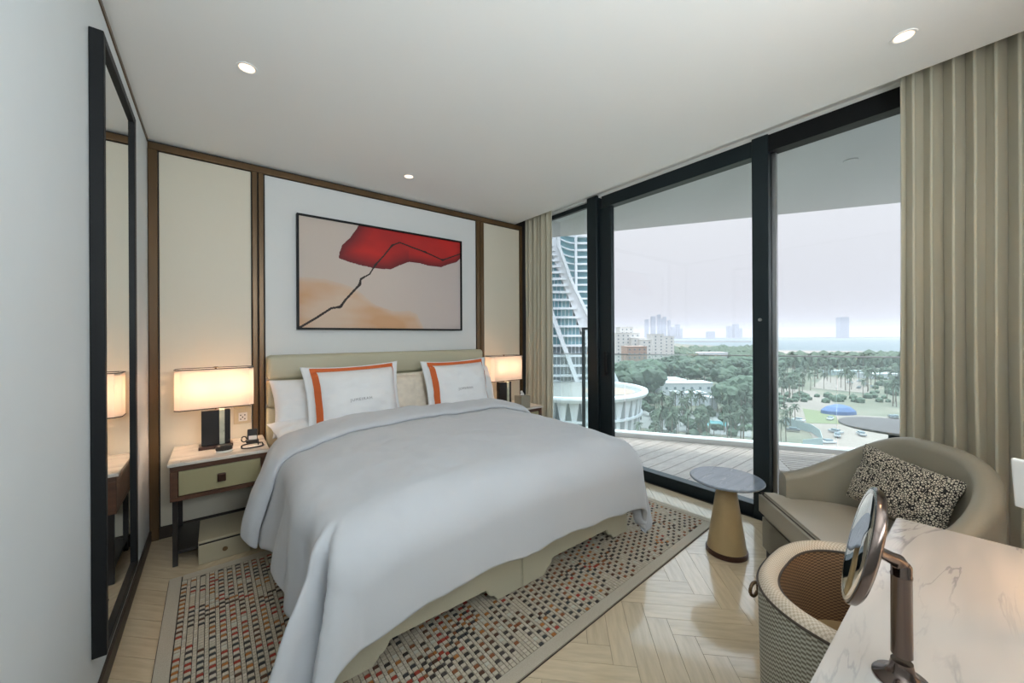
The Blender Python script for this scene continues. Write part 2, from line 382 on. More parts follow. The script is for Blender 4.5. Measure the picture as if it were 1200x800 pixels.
# ================================================================== TALL MIRROR
mt = thing('wall_mirror', 'tall black framed mirror leaning close on the pale left wall', 'mirror', (XL, 2.42, .222))
fy0, fy1, fz0, fz1 = -.375, .36, 0.0, 2.327
for y0, y1, z0, z1 in ((fy0, fy0 + .03, fz0, fz1), (fy1 - .05, fy1, fz0, fz1), (fy0 + .03, fy1 - .05, fz1 - .035, fz1), (fy0 + .03, fy1 - .05, fz0, fz0 + .035)):
    ob('frame', bx(.001, .040, y0, y1, z0, z1, bev=.002, seg=1), m_blackmetal, mt)
ob('mirror_glass', bx(.006, .028, fy0 + .02, fy1 - .04, fz0 + .02, fz1 - .02), m_mirror, mt)

# ================================================================== PAINTING
PX0, PX1, PZ0, PZ1 = .535, 2.108, 1.470, 2.437
pt = thing('painting', 'wide framed abstract painting of a red cloud and black branch line over the bed', 'painting', ((PX0 + PX1) / 2, YB - .012, PZ0))
pw = PX1 - PX0; phh = PZ1 - PZ0
for x0, x1, z0, z1 in ((-pw / 2, -pw / 2 + .016, 0, phh), (pw / 2 - .016, pw / 2, 0, phh), (-pw / 2 + .016, pw / 2 - .016, phh - .016, phh), (-pw / 2 + .016, pw / 2 - .016, 0, .016)):
    ob('frame', bx(x0, x1, -.045, 0, z0, z1, bev=.001, seg=1), m_blackmetal, pt)
def _cv(p):      # crop coordinates of the print -> canvas 0..1
    px = 340 + p[0] / 5; py = 240 + p[1] / 5
    r = (px - 600) / 443; s, c = math.sin(TH), math.cos(TH)
    k = (s + r * c) / (c - r * s); X = k * 3.57; d = X * s + 3.57 * c; Z = 1.40 - (py - 394.5) * d / 443
    return ((X - PX0) / pw, (Z - PZ0) / phh)
red = [_cv(p) for p in [(405, 100), (350, 180), (300, 225), (283, 265), (290, 300), (340, 325), (400, 345), (470, 362), (540, 372), (590, 373), (640, 350), (700, 328), (780, 340), (840, 356), (890, 362), (930, 345), (985, 330), (1010, 305), (1010, 190), (600, 110)]]
line = [_cv(p) for p in [(45, 722), (150, 660), (235, 605), (290, 597), (320, 555), (380, 490), (405, 465), (412, 430), (465, 400), (500, 345), (550, 290), (600, 228), (645, 210), (720, 240), (795, 268), (900, 318), (1006, 281)]]
peach = [_cv(p) for p in [(40, 415), (200, 432), (350, 470), (430, 530), (500, 590), (600, 625), (700, 625), (740, 645), (785, 718), (790, 760), (40, 760)]]
def inside(p, poly):
    r = False; n = len(poly)
    for i in range(n):
        a, b = poly[i], poly[(i + 1) % n]
        if (a[1] > p[1]) != (b[1] > p[1]) and p[0] < (b[0] - a[0]) * (p[1] - a[1]) / (b[1] - a[1]) + a[0]: r = not r
    return r
def dseg(p, a, b, A=pw, H=phh):
    ax, ay = a[0] * A, a[1] * H; bx_, by = b[0] * A, b[1] * H; x, y = p[0] * A, p[1] * H
    dx, dy = bx_ - ax, by - ay; L = dx * dx + dy * dy
    t = max(0, min(1, ((x - ax) * dx + (y - ay) * dy) / L)) if L else 0
    return math.hypot(x - ax - t * dx, y - ay - t * dy)
def lerp(a, b, t): return tuple(x + (y - x) * t for x, y in zip(a, b))
NU, NV = 330, 200
bm = B(); V = grid(bm, NU, NV, lambda u, v: (-pw / 2 + .014 + u * (pw - .028), -.030, .014 + v * (phh - .028)))
cl = bm.loops.layers.float_color.new('col')
cache = {}
def art(u, v):
    w = 0.008 * fbm(u * 8, v * 8, 2)
    p = (u + w, v + w)
    bg = lerp((.62, .53, .46), (.58, .50, .47), u)
    if inside(p, peach):
        d = min(dseg(p, peach[i], peach[i + 1]) for i in range(len(peach) - 3))
        k = math.exp(-d / .16) * (.85 if d > .004 else 1); y = fbm(u * 3, v * 5, 9)
        bg = lerp((.66, .50, .38), (.62, .36, .20), min(1, max(0, .35 + y + (1 - u) * .25)))
        bg = lerp((.62, .53, .46), bg, min(1, .35 + d / .07))
    if inside(p, red):
        d = min(dseg(p, red[i], red[i + 1]) for i in range(0, len(red) - 3))
        bg = lerp((.13, .008, .012), (.50, .014, .010), min(1, d / (.14 if u < .62 else .09)) * (.9 + .3 * fbm(u * 4, v * 4, 3)))
    dl = min(dseg((u, v), line[i], line[i + 1]) for i in range(len(line) - 1))
    kn = min(math.hypot((u - line[i][0]) * pw, (v - line[i][1]) * phh) for i in (3, 6, 9, 11, 14, 15))
    if dl < (.0095 if u < .35 else .0065) + (.006 if kn < .03 else 0) * (1 - kn / .03): bg = (.022, .012, .010)
    return bg
for i in range(NU):
    for j in range(NV): cache[(i, j)] = art((i + .5) / NU, (j + .5) / NV)
for k, f in enumerate(bm.faces):
    i, j = divmod(k, NV); c = cache[(i, j)]
    for l in f.loops: l[cl] = (*c, 1)
ob('canvas', bm, attr_mat('painting_print', .6), pt)
ob('backing', bx(-pw / 2 + .01, pw / 2 - .01, -.028, -.001, .01, phh - .01), m_groove, pt)

# ================================================================== BED
bed = thing('bed', 'wide double bed with cream divan base and padded headboard on the patterned rug', 'bed', (1.331, 3.5, 0))
BX, BY = 1.331, 3.5
def quad_round(bm, x0, x1, y0, y1, z0, z1, r): box(bm, x0, x1, y0, y1, z0, z1, bev=r, seg=4)
hb = ob('headboard', bx(-1.018, .980, -.02, .078, .12, .86, bev=.02, seg=3), m_headboard, bed, True)
ob('headboard_pad', bx(-1.018, .980, -.055, .078, .86, 1.07, bev=.03, seg=4), m_headboard, hb, True)
ob('headboard_pad', bx(-1.018, .980, -.055, .078, 1.07, 1.265, bev=.035, seg=5), m_headboard, hb, True)
def divan(x0, x1):
    # front profile with an arch between two feet, swept along the bed length
    bm = B(); pts = [(x0, .0), (x0 + .17, .0)]
    for k in range(9):
        a = k / 8 * PI / 2; pts.append((x0 + .17 + .045 * (1 - math.cos(a)) , .055 + .045 * math.sin(a) - .0))
    pts = [(x0, 0), (x0 + .16, 0), (x0 + .175, .03)] + [(x0 + .175 + .06 * math.sin(k / 6 * PI / 2), .03 + .06 * (1 - math.cos(k / 6 * PI / 2))) for k in range(1, 7)]
    rt = [(x0 + x1 - x, z) for x, z in pts][::-1]
    prof = pts + rt + [(x1, .34), (x0, .34)]
    y0, y1 = -1.885, -.06
    a = [bm.verts.new((x, y0, z + .012)) for x, z in prof]; b_ = [bm.verts.new((x, y1, z + .012)) for x, z in prof]; n = len(prof)
    for i in range(n): bm.faces.new((a[i], a[(i + 1) % n], b_[(i + 1) % n], b_[i]))
    bm.faces.new(a); bm.faces.new(b_[::-1])
    es = [e for e in bm.edges if abs(e.verts[0].co.y - e.verts[1].co.y) < 1e-6]
    bmesh.ops.bevel(bm, geom=es, offset=.006, segments=2, affect='EDGES')
    return ob('divan_base', bm, m_divan, bed, True)
divan(-.975, -.002); divan(.002, .975)
ob('mattress', bx(-.96, .96, -1.87, -.07, .354, .63, bev=.05, seg=5), m_sheet, bed, True)
ob('fitted_sheet', bx(-.968, .968, -.75, -.065, .40, .642, bev=.05, seg=4), m_creamsheet, bed, True)

# ---- duvet
HX = .955; YF = -1.865    # edges of mattress relative to bed
def duvet_pos(u, v, lift=0, yhead=-.5, extra=0):
    # u,v flat cloth coordinates (x, y) ; head end at yhead
    qx = max(-HX + .06, min(HX - .06, u)); qy = max(YF + .06, v)
    ex, ey = u - qx, v - qy; e = math.hypot(ex, ey)
    n = (ex / e, ey / e) if e > 1e-6 else (0, 0)
    crown = .110 * (1 - (qx / HX) ** 4 * .8) * min(1, .55 + .45 * (qy - YF) / .9) + .018 * fbm(qx * 1.6, qy * 1.6, 4)
    zt = .665 + crown + lift
    R = .155 + lift + .075 * max(0, -n[1]) ** 2; e = max(0, e)
    if e < R * PI / 2: h = R * math.sin(e / R); dz = R * (1 - math.cos(e / R))
    else:
        s = e - R * PI / 2; 
        fl = .14 if n[0] < -.3 else .02
        if n[1] < -.6: fl = .015
        corner = max(0, abs(n[0] * n[1]) * 2)
        fl += corner * (.30 if n[0] < 0 else .12)
        h = R + s * fl; dz = R + s * math.sqrt(max(.05, 1 - fl * fl))
    along = qy if abs(n[0]) > abs(n[1]) else qx
    if e > .06:
        ang = math.atan2(n[1], n[0])
        k = min(1, (e - .06) / .35)
        wav = .018 * math.sin(along * 9 + 1.5) + .014 * math.sin(along * 17 + 2 + e * 2) + .05 * fbm(along * 2.5, e * 1.2, 8)
        cor = abs(n[0] * n[1]) * 2
        wav += cor * (.085 * math.sin(ang * 9 + .6)) 
        h += k * wav * (.12 if n[1] < -.8 else 1)
    x = qx + n[0] * h; y = qy + n[1] * h; z = zt - dz
    z += .012 * fbm(u * 3.1, v * 3.1, 1.7) + .007 * fbm(u * 8, v * 6, 5)
    return [x, y, max(z, .022 + .01 * (1 + math.sin(u * 30 + v * 20)))]
dv = thing('duvet', 'white cotton duvet spread over the bed and hanging over its foot', 'bedding', (BX, BY, 0))
SIDE = HX + .55; FOOT = YF - .515; HEAD = -.46
bm = B()
def fmain(a, b):
    u = -SIDE + 2 * SIDE * a
    v = FOOT + (HEAD - .03 - FOOT) * b
    return duvet_pos(u, v)
grid(bm, 150, 120, fmain)
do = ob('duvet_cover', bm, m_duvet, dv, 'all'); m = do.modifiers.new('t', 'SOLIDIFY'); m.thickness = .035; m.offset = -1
m = do.modifiers.new('s', 'SUBSURF'); m.levels = 1; m.render_levels = 1
bm = B()
def ffold(a, b):
    u = -(SIDE + .03) + 2 * (SIDE + .03) * a
    y0 = HEAD - .36 + .05 * math.sin(u * 1.7 + .5); y1 = HEAD
    v = y0 + (y1 - y0) * b
    arch = math.sin(PI * min(1, max(0, b))) ** .5
    p = duvet_pos(u, v, .014 + .05 * arch)
    # slouch outward at the left side
    if p[2] < .6 and u < 0: p[0] -= .05 * arch * min(1, (.6 - p[2]) / .15)
    return p
grid(bm, 150, 22, ffold)
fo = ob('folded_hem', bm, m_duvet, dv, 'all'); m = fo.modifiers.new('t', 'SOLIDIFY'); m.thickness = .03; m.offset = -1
m = fo.modifiers.new('s', 'SUBSURF'); m.levels = 1; m.render_levels = 1

# ---- pillows
def pillow_bm(w, h, t, flange=0, seed=0, n=34, crush=.018):
    bm = B(); fronts = []
    for side in (1, -1):
        def f(a, b):
            x = (a * 2 - 1); y = (b * 2 - 1)
            W_, H_ = w / 2, h / 2; fx = 1 - flange / W_; fy = 1 - flange / H_
            ax, ay = abs(x) / fx, abs(y) / fy
            if ax < 1 and ay < 1: z = t / 2 * ((1 - ax ** 3.2) * (1 - ay ** 3.2)) ** .55
            else: z = 0
            pin = 1 - .085 * (1 - y * y) * abs(x) ** 3; pin2 = 1 - .075 * (1 - x * x) * abs(y) ** 3
            z += crush * fbm(x * 1.8 + seed, y * 1.8, side) * (1 if z > 0 else .3) + (.006 * fbm(x * 6 + seed, y * 5, side) if z > .01 else 0)
            return (x * W_ * pin, side * -1 * (max(z, .0) + .003), y * H_ * pin2 + .0)
        V = grid(bm, n, n, f)
        fronts.append(V)
    A, Bv = fronts
    for i in range(n):
        for (p, q) in (((i, 0), (i + 1, 0)), ((i, n), (i + 1, n)), ((0, i), (0, i + 1)), ((n, i), (n, i + 1))):
            try: bm.faces.new((A[p[0]][p[1]], A[q[0]][q[1]], Bv[q[0]][q[1]], Bv[p[0]][p[1]]))
            except ValueError: pass
    return bm
def pillow(label, x, y, z, w, h, t, tilt, rz, mat, seed, flange=0, roll=0):
    o = ob('pillow', pillow_bm(w, h, t, flange, seed), mat, None, 'all')
    o.location = (x, y, z); o.rotation_euler = (Matrix.Rotation(rz, 3, 'Z') @ Matrix.Rotation(-tilt, 3, 'X') @ Matrix.Rotation(roll, 3, 'Y')).to_euler()
    return tag(o, label, 'pillow', 'pillows on the bed')
pillow('plain white pillow leaning on the headboard, left of the bordered cushions', .66, 3.325, .875, .68, .44, .15, .35, .05, m_sheet, 1)
pillow('flat white pillow lying under the stack at the left end of the headboard', .62, 3.15, .71, .62, .36, .11, 1.25, .1, m_sheet, 2)
pillow('ivory damask pillow with a frilled edge between the two orange bordered cushions', 1.33, 3.30, .875, .52, .44, .14, .33, -.02, m_creamsheet, 3, .03)
pillow('plain white pillow behind the right orange bordered cushion', 2.02, 3.325, .88, .66, .46, .16, .33, 0, m_sheet, 4)
def sham(label, x, y, z, w, h, tilt, rz, seed, roll=0):
    t = thing('cushion', label, 'cushion', (x, y, z), group='orange bordered cushions')
    t.rotation_euler = (Matrix.Rotation(rz, 3, 'Z') @ Matrix.Rotation(-tilt, 3, 'X') @ Matrix.Rotation(roll, 3, 'Y')).to_euler()
    c = ob('cushion_cover', pillow_bm(w, h, .24, .045, seed, 40, .018), m_sheet, t, 'all')
    # orange band follows the cover surface
    bm = B(); me = c.data; n = 40
    def surf(a, b):
        i = a * n; j = b * n; i0 = min(n - 1, int(i)); j0 = min(n - 1, int(j)); fi, fj = i - i0, j - j0
        def P(i, j): return me.vertices[i * (n + 1) + j].co
        return (P(i0, j0) * (1 - fi) * (1 - fj) + P(i0 + 1, j0) * fi * (1 - fj) + P(i0, j0 + 1) * (1 - fi) * fj + P(i0 + 1, j0 + 1) * fi * fj)
    bw = .045 / w; s = .055
    def strip(a0, b0, a1, b1, wa, wb, N=30):
        for k in range(N):
            t0, t1 = k / N, (k + 1) / N
            q = []
            for (tt, o_) in ((t0, 0), (t1, 0), (t1, 1), (t0, 1)):
                a = a0 + (a1 - a0) * tt + wa * o_; b = b0 + (b1 - b0) * tt + wb * o_
                v = surf(a, b) + Vector((0, -.0105, 0)); q.append(bm.verts.new(v))
            bm.faces.new(q)
    strip(s + .02, s * .5, s + .02, 1 - .02, bw, 0); strip(1 - s - .01, s * .5, 1 - s - .01, 1 - .02, -bw * .22, 0); strip(s + .02, 1 - .02, 1 - s - .01, 1 - .02, 0, -bw * .95)
    bmesh.ops.remove_doubles(bm, verts=bm.verts, dist=.0005)
    o = ob('orange_border', bm, m_orange, t); o['label'] = 'orange border band'
    cu = bpy.data.curves.new('lettering', 'FONT'); cu.body = 'JUMEIRAH'; cu.size = .030; cu.align_x = 'CENTER'; cu.extrude = .0006; cu.space_character = 1.25
    tmp = bpy.data.objects.new('tmp', cu); COL.objects.link(tmp)
    dg = bpy.context.evaluated_depsgraph_get(); mm = bpy.data.meshes.new_from_object(tmp.evaluated_get(dg)); bpy.data.objects.remove(tmp)
    lt = bpy.data.objects.new('lettering', mm); COL.objects.link(lt); mm.materials.append(m_text); lt.parent = t
    for v in mm.vertices:
        X, Z = v.co.x, v.co.y - .02; p = surf(.5 + X / w, .5 + Z / h); v.co = Vector((X, p.y - .0055 - v.co.z, Z))
    lt['label'] = 'small grey lettering'
    return t
sham('orange bordered white cushion with grey lettering, left one on the bed', .885, 3.15, .905, .76, .58, .24, .04, 11, -.02)
sham('orange bordered white cushion with grey lettering, right one on the bed', 1.83, 3.16, .905, .72, .58, .24, .03, 17, -.02)

# ================================================================== RUG
rug = thing('rug', 'rectangular woven rug with rust and charcoal dashes under the bed', 'rug', (0, 0, 0))
RQ = [(-.215, 2.94), (2.90, 2.99), (2.955, 1.285), (-.205, 1.13)]     # BL, BR, FR, FL
def rq(s, t):
    a = lerp(RQ[0], RQ[1], s); b = lerp(RQ[3], RQ[2], s); return lerp(a, b, t)
bm = B(); 
prism(bm, [rq(0, 0), rq(0, 1), rq(1, 1), rq(1, 0)], .0008, .004); ob('rug_backing', bm, m_skirt, rug)
bm = B(); bd = .019; bd2 = .036
for (s0, s1, t0, t1) in ((0, bd, 0, 1), (1 - bd, 1, 0, 1), (bd, 1 - bd, 0, bd2), (bd, 1 - bd, 1 - bd2, 1)):
    prism(bm, [rq(s0 + .001, t0 + .001), rq(s0 + .001, t1 - .002), rq(s1 - .001, t1 - .002), rq(s1 - .001, t0 + .001)], .004, .011)
ob('rug_border', bm, M('rug_border_cloth', (.50, .44, .35), .9, bump=.3, bump_s=300, noise_s=200, noise_a=.05), rug)
bm = B(); cl = bm.loops.layers.float_color.new('col')
NC, NR = 146, 84
base = [(.52, .45, .35), (.47, .41, .32), (.56, .49, .40)]
dark = [(.045, .035, .03), (.10, .045, .025), (.07, .055, .05), (.25, .09, .035)]; redc = [(.34, .05, .03), (.38, .15, .04), (.05, .05, .05)]
rr = random.Random(5)
colkind = [rr.random() for _ in range(NC)]
for i in range(NC):
    dash = (i % 2 == 0)
    for j in range(NR):
        sh_ = .2 if not dash else 0; s0 = bd + (1 - 2 * bd) * (i + .04 + sh_) / NC; s1 = bd + (1 - 2 * bd) * (i + .96 + (.2 if dash else 0)) / NC
        t0 = bd2 + (1 - 2 * bd2) * (j + .04) / NR; t1 = bd2 + (1 - 2 * bd2) * (j + .96) / NR
        region = noise.noise(Vector((i * .07, j * .12, 3))); reg2 = noise.noise(Vector((i * .16, j * .20, 8)))
        c = base[(i * 7 + j) % 3] if rr.random() < .4 else base[0]; h = .0105
        on = dash and (j + (i // 2) % 2) % 2 == 0 and reg2 > -.36
        if not dash and region > .16 and (j + 1) % 2 == 0 and reg2 > .05: on = True
        if on:
            h = .009
            redp = noise.noise(Vector((i * .05, j * .07, 20))) + (.4 if i < 40 else 0)
            c = rr.choice(redc if redp > .15 and rr.random() < .7 else dark)
            if rr.random() < .06: c = (.52, .5, .42)
        p = [rq(s0, t0), rq(s0, t1), rq(s1, t1), rq(s1, t0)]
        lo = [bm.verts.new((x, y, .004)) for x, y in p]
        cx = sum(x for x, y in p) / 4; cy = sum(y for x, y in p) / 4
        hi = [bm.verts.new((cx + (x - cx) * .86, cy + (y - cy) * .93, h)) for x, y in p]
        fs = [bm.faces.new((lo[k], lo[(k + 1) % 4], hi[(k + 1) % 4], hi[k])) for k in range(4)] + [bm.faces.new(hi)]
        for f in fs:
            for l in f.loops: l[cl] = (*c, 1)
o = ob('woven_cells', bm, attr_mat('rug_yarn', .95, .25), rug); o['kind'] = 'stuff'

# ================================================================== NIGHTSTANDS
def nightstand(x0, x1, label):
    y0, y1, H = 3.085, 3.585, .635; cx = (x0 + x1) / 2; w = (x1 - x0) / 2; d = y1 - y0
    t = thing('bedside_table', label, 'table', (cx, y0, 0), group='bedside tables')
    ob('table_top', bx(-w, w, 0, d, H - .02, H, bev=.004), m_marble_ns, t)
    f = B(); box(f, -w + .012, w - .012, .012, d, H - .052, H - .021, bev=.002, seg=1); box(f, -w + .012, -w + .05, .012, d, H - .21, H - .052, bev=.002, seg=1); box(f, w - .05, w - .012, .012, d, H - .21, H - .052, bev=.002, seg=1); box(f, -w + .012, w - .012, .012, d, H - .235, H - .21, bev=.002, seg=1)
    ob('carcass', f, m_walnut, t)
    dr = ob('drawer', bx(-w + .052, w - .052, .018, d - .02, H - .207, H - .056, bev=.003), m_drawer, t)
    ob('knob', bx(-.022, .022, -.008, .018, H - .158, H - .108, bev=.004), m_dkbronze, dr)
    for sx_ in (-1, 1):
        for yy in (.018, d - .043): ob('leg', bx(sx_ * (w - .035) - .0125, sx_ * (w - .035) + .0125, yy, yy + .025, 0, H - .235, bev=.002, seg=1), m_black, t)
    ob('shelf', bx(-w + .03, w - .03, .05, d - .01, .06, .08, bev=.002, seg=1), m_black, t)
    return t
nightstand(-.233, .294, 'bedside table with marble top and one leather drawer, by the tall mirror')
nightstand(2.345, 2.86, 'bedside table with marble top, mostly hidden beyond the bed by the curtain')
bxo = thing('storage_box', 'low cream leather box with a small round emblem under the near bedside table', 'box', (.045, 3.03, .001))
ob('box_body', bx(-.132, .132, 0, .36, 0, .118, bev=.004), m_boxcream, bxo)
ob('lid_gap', bx(-.129, .129, .003, .355, .118, .128), m_black, bxo)
ob('lid', bx(-.132, .132, 0, .36, .128, .142, bev=.004), m_boxcream, bxo)
e = B(); lathe(e, [(.014, 0), (.014, .003), (.009, .004)], 18); ob('emblem', e, m_bronze, bxo, smooth=True, loc=(.0, .0, .06), rot=(PI / 2, 0, 0))

# ---- table lamps
def lamp(x, y, z, label, flip=1, power=3.3):
    t = thing('table_lamp', label, 'lamp', (x, y, z), group='bedside lamps')
    w, d, z0, z1 = .217, .085, .285, .555
    ch = .03
    loop = [(-w, -d + ch), (-w + ch, -d), (w - ch, -d), (w, -d + ch), (w, d - ch), (w - ch, d), (-w + ch, d), (-w, d - ch)]
    s = B(); a = [s.verts.new((px, py, z0)) for px, py in loop]; b_ = [s.verts.new((px, py, z1)) for px, py in loop]
    for i in range(8): s.faces.new((a[i], a[(i + 1) % 8], b_[(i + 1) % 8], b_[i]))
    sh = ob('lamp_shade', s, m_shade, t); mm = sh.modifiers.new('t', 'SOLIDIFY'); mm.thickness = .002
    for zz in (z0, z1):
        r = B(); L = [(px, py, zz) for px, py in loop] + [(loop[0][0], loop[0][1], zz)]
        tube(r, L, .0032, 6); ob('shade_rim', r, m_black, sh)
    df = ob('diffuser', bx(-w + .006, w - .006, -d + .006, d - .006, z1 - .012, z1 - .009), m_shade, sh)
    p = B(); lathe(p, [(.006, .25), (.006, z1 + .004), (.014, z1 + .006), (.014, z1 + .010), (.004, z1 + .012)], 14); ob('stem', p, m_bronze, t, smooth=True)
    ob('plinth', bx(-.095, .095, -.055, .055, 0, .022, bev=.002), m_dkbronze, t)
    ob('dark_slab', bx(-.080, .018, -.03, .03, .022, .265, bev=.003), m_black, t)
    ob('stone_strip', bx(.018, .048, -.038, .022, .022, .265, bev=.003), m_green_marble, t)
    ob('dark_slab', bx(.048, .080, -.03, .03, .022, .265, bev=.003), m_black, t)
    for k in (-.09, .09):
        l = bpy.data.lights.new('bulb', 'POINT'); l.energy = power / 2; l.color = (1, .71, .50); l.shadow_soft_size = .035
        lo = bpy.data.objects.new('bulb', l); COL.objects.link(lo); lo.parent = t; lo.location = (k, 0, .43)
    return t
lamp(.003, 3.39, .635, 'lit rectangular lamp on the near bedside table beside the tall mirror')
lamp(2.53, 3.37, .635, 'lit rectangular lamp on the far bedside table beside the corner curtain', power=2.2)

# ---- small things on the near bedside table
o = thing('alarm_clock', 'small oval black speaker clock in front of the near lamp', 'clock', (.045, 3.215, .635))
c = B(); lathe(c, [(.046, 0), (.05, .004), (.05, .009), (.044, .011)], 28); bmesh.ops.scale(c, vec=(1, .62, 1), verts=c.verts); ob('base', c, m_paper, o, smooth=True)
c = B(); lathe(c, [(.043, .011), (.047, .02), (.045, .04), (.034, .046)], 28); bmesh.ops.scale(c, vec=(1, .62, 1), verts=c.verts); ob('body', c, m_blackplastic, o, smooth=True)
o = thing('phone_dock', 'upright black phone dock with a paper label by the wall socket', 'dock', (.212, 3.37, .635), -.2)
ob('stand', bx(-.035, .035, -.03, .035, 0, .02, bev=.006), m_blackplastic, o)
ob('cradle', bx(-.032, .03, .0, .022, .018, .095, bev=.005, rot=Matrix.Rotation(-.15, 4, 'X')), m_blackplastic, o)
ob('paper_label', bx(-.02, .03, -.012, -.008, .022, .05), m_paper, o)
r = B(); tube(r, [(-.05 + .016 * math.cos(a * PI / 6), .0 + 0, .028 + .02 * math.sin(a * PI / 6)) for a in range(13)], .004, 8); ob('loop', r, m_blackplastic, o, True)
o = thing('valet_tray', 'oval tray with black rim and white card at the front of the near bedside table', 'tray', (.205, 3.215, .635), .1)
c = B(); lathe(c, [(.001, .001), (.056, .001), (.056, .006), (.001, .006)], 28); bmesh.ops.scale(c, vec=(1, .5, 1), verts=c.verts); ob('card', c, m_paper, o)
r = B(); tube(r, [(.064 * math.cos(a * PI / 16), .034 * math.sin(a * PI / 16), .006 + (.014 if 1 < a < 16 else 0)) for a in range(33)], .0045, 8); ob('rim', r, m_blackplastic, o, True)
ob('pen', bx(.03, .036, -.004, .004, .01, .05, bev=.001, seg=1), m_blackplastic, o)
# wall socket
o = thing('wall_socket', 'cream power socket plate on the panel behind the near lamp', 'socket', (.165, YB - .012, .74))
ob('switch_plate', bx(-.055, .055, -.008, 0, .12, .165, bev=.002), m_plate, o)
ob('switch_button', bx(.012, .032, -.011, -.008, .13, .155, bev=.001, seg=1), m_plate, o)
ob('socket_plate', bx(-.055, .055, -.008, 0, .0, .115, bev=.002), m_plate, o)
ob('outlet', bx(-.026, .030, -.011, -.008, .02, .085, bev=.003), m_paper, o)
for x, z in ((-.012, .066), (.014, .066), (0, .05), (-.012, .036), (.014, .036)): ob('pin_hole', bx(x - .004, x + .004, -.0125, -.011, z - .004, z + .004), m_black, o)
# far bedside: tissue box, telephone
o = thing('tissue_box', 'square taupe leather tissue box on the far bedside table', 'tissue box', (2.615, 3.155, .635))
ob('box_body', bx(-.062, .062, -.062, .062, 0, .13, bev=.005), m_sofa, o)
ob('slot', bx(-.035, .035, -.012, .012, .13, .1315), m_black, o)
t_ = B(); grid(t_, 8, 6, lambda a, b: ((a - .5) * .06 * (1 - b * .7) + .01 * math.sin(b * 5), .012 * math.sin(a * 7 + b * 3), .13 + .05 * b)); q = ob('tissue', t_, m_paper, o, 'all'); q.modifiers.new('t', 'SOLIDIFY').thickness = .002
o = thing('desk_phone', 'small dark bedside telephone just showing past the cushion on the far table', 'telephone', (2.42, 3.20, .635))
ob('phone_base', bx(-.05, .05, -.06, .06, 0, .03, bev=.008), m_blackplastic, o)
ob('handset', bx(-.045, -.015, -.07, .07, .03, .055, bev=.01, seg=3), m_blackplastic, o)

# ================================================================== ROUND SIDE TABLE
o = thing('side_table', 'round side table with grey marble top on a tan leather cone, by the window', 'table', (2.597, 1.07, 0))
c = B(); lathe(c, [(.118, .0), (.122, .004), (.122, .026), (.114, .032)], 48); ob('base_ring', c, m_dkbronze, o, smooth=True)
c = B(); lathe(c, [(.114, .032), (.056, .425)], 48); ob('cone', c, m_tan, o, smooth=True)
c = B(); lathe(c, [(.050, .425), (.054, .43), (.054, .452), (.045, .458)], 40); ob('neck', c, m_dkbronze, o, smooth=True)
c = B(); lathe(c, [(.17, .458), (.205, .466), (.213, .474), (.213, .480), (.209, .484)], 64); ob('table_top', c, m_marble_gr, o, smooth=True)

# ================================================================== SOFA
def superloop(W_, D, t0, n, h0, h1, p, N):
    out = []
    for k in range(N + 1):
        t = PI * k / N; c = math.cos(t); s = math.sin(t)
        out.append((-W_ / 2 * math.copysign(abs(c) ** (2 / n), c), t0 + D * abs(s) ** (2 / n), h0 + (h1 - h0) * abs(s) ** p))
    return out
def shell(bm, path, th, z0, rimfrac=1.0, lean=0):
    """upholstered wall along path (outer line); closed cross-section with a rolled top"""
    N = len(path); rings = []
    for i, (x, y, h) in enumerate(path):
        a = path[max(i - 1, 0)]; b_ = path[min(i + 1, N - 1)]
        tx, ty = b_[0] - a[0], b_[1] - a[1]; L = math.hypot(tx, ty); nx, ny = ty / L, -tx / L     # inward normal
        r = th / 2; ring = []
        prof = [(0, z0), (0, z0 + (h - z0) * .5)]
        for k in range(9):
            ang = PI - PI * k / 8; prof.append((r + r * math.cos(ang), h - r + r * math.sin(ang)))
        prof += [(th, z0 + (h - z0) * .5), (th, z0)]
        for o_, z in prof: ring.append(bm.verts.new((x + nx * o_, y + ny * o_, z)))
        rings.append(ring)
    for a, b_ in zip(rings, rings[1:]):
        for k in range(len(a) - 1): bm.faces.new((a[k], a[k + 1], b_[k + 1], b_[k]))
        bm.faces.new((a[-1], a[0], b_[0], b_[-1]))
    bm.faces.new(rings[0]); bm.faces.new(rings[-1][::-1])
    return rings
sa = math.radians(221.788); su = (math.cos(sa), math.sin(sa)); sv = (-su[1], su[0]); 
SW, SD, ST, SN = .908, .524, .103, 2.806
ctr = (2.65 + su[0] * SW / 2, .893 + su[1] * SW / 2)
# local frame: x along the width (image left -> right), y to the back
sofa = thing('armchair', 'taupe leather tub loveseat with curved back in front of the right curtain', 'sofa', (ctr[0], ctr[1], 0))
sofa.rotation_euler = (0, 0, sa)
path = superloop(SW, SD, ST, SN, .574, .883, 1.096, 48)
bm = B(); shell(bm, path, .085, .10)
back = ob('curved_back', bm, m_sofa, sofa, True)
def seat_poly(w, d0, d1, n=3.0, N=24):
    pts = [(-w, d0), (w, d0)]
    for k in range(N + 1):
        t = PI * k / N; c = math.cos(t); s = math.sin(t)
        pts.append((w * math.copysign(abs(c) ** (2 / n), c), max(d0 + .02, d0 + .12 + (d1 - d0 - .12) * abs(s) ** (2 / n))))
    return pts
bm = B(); prism(bm, seat_poly(SW / 2 - .09, .01, .52), .10, .29); prism(bm, [(-SW/2+.0, .01), (SW/2-.0, .01), (SW/2-.0, .12), (-SW/2+.0, .12)], .10, .29)
bmesh.ops.bevel(bm, geom=[e for e in bm.edges if all(abs(v.co.z - .29) < .001 for v in e.verts)], offset=.008, segments=2, affect='EDGES')
ob('seat_base', bm, m_sofa, sofa, True)
bm = B()
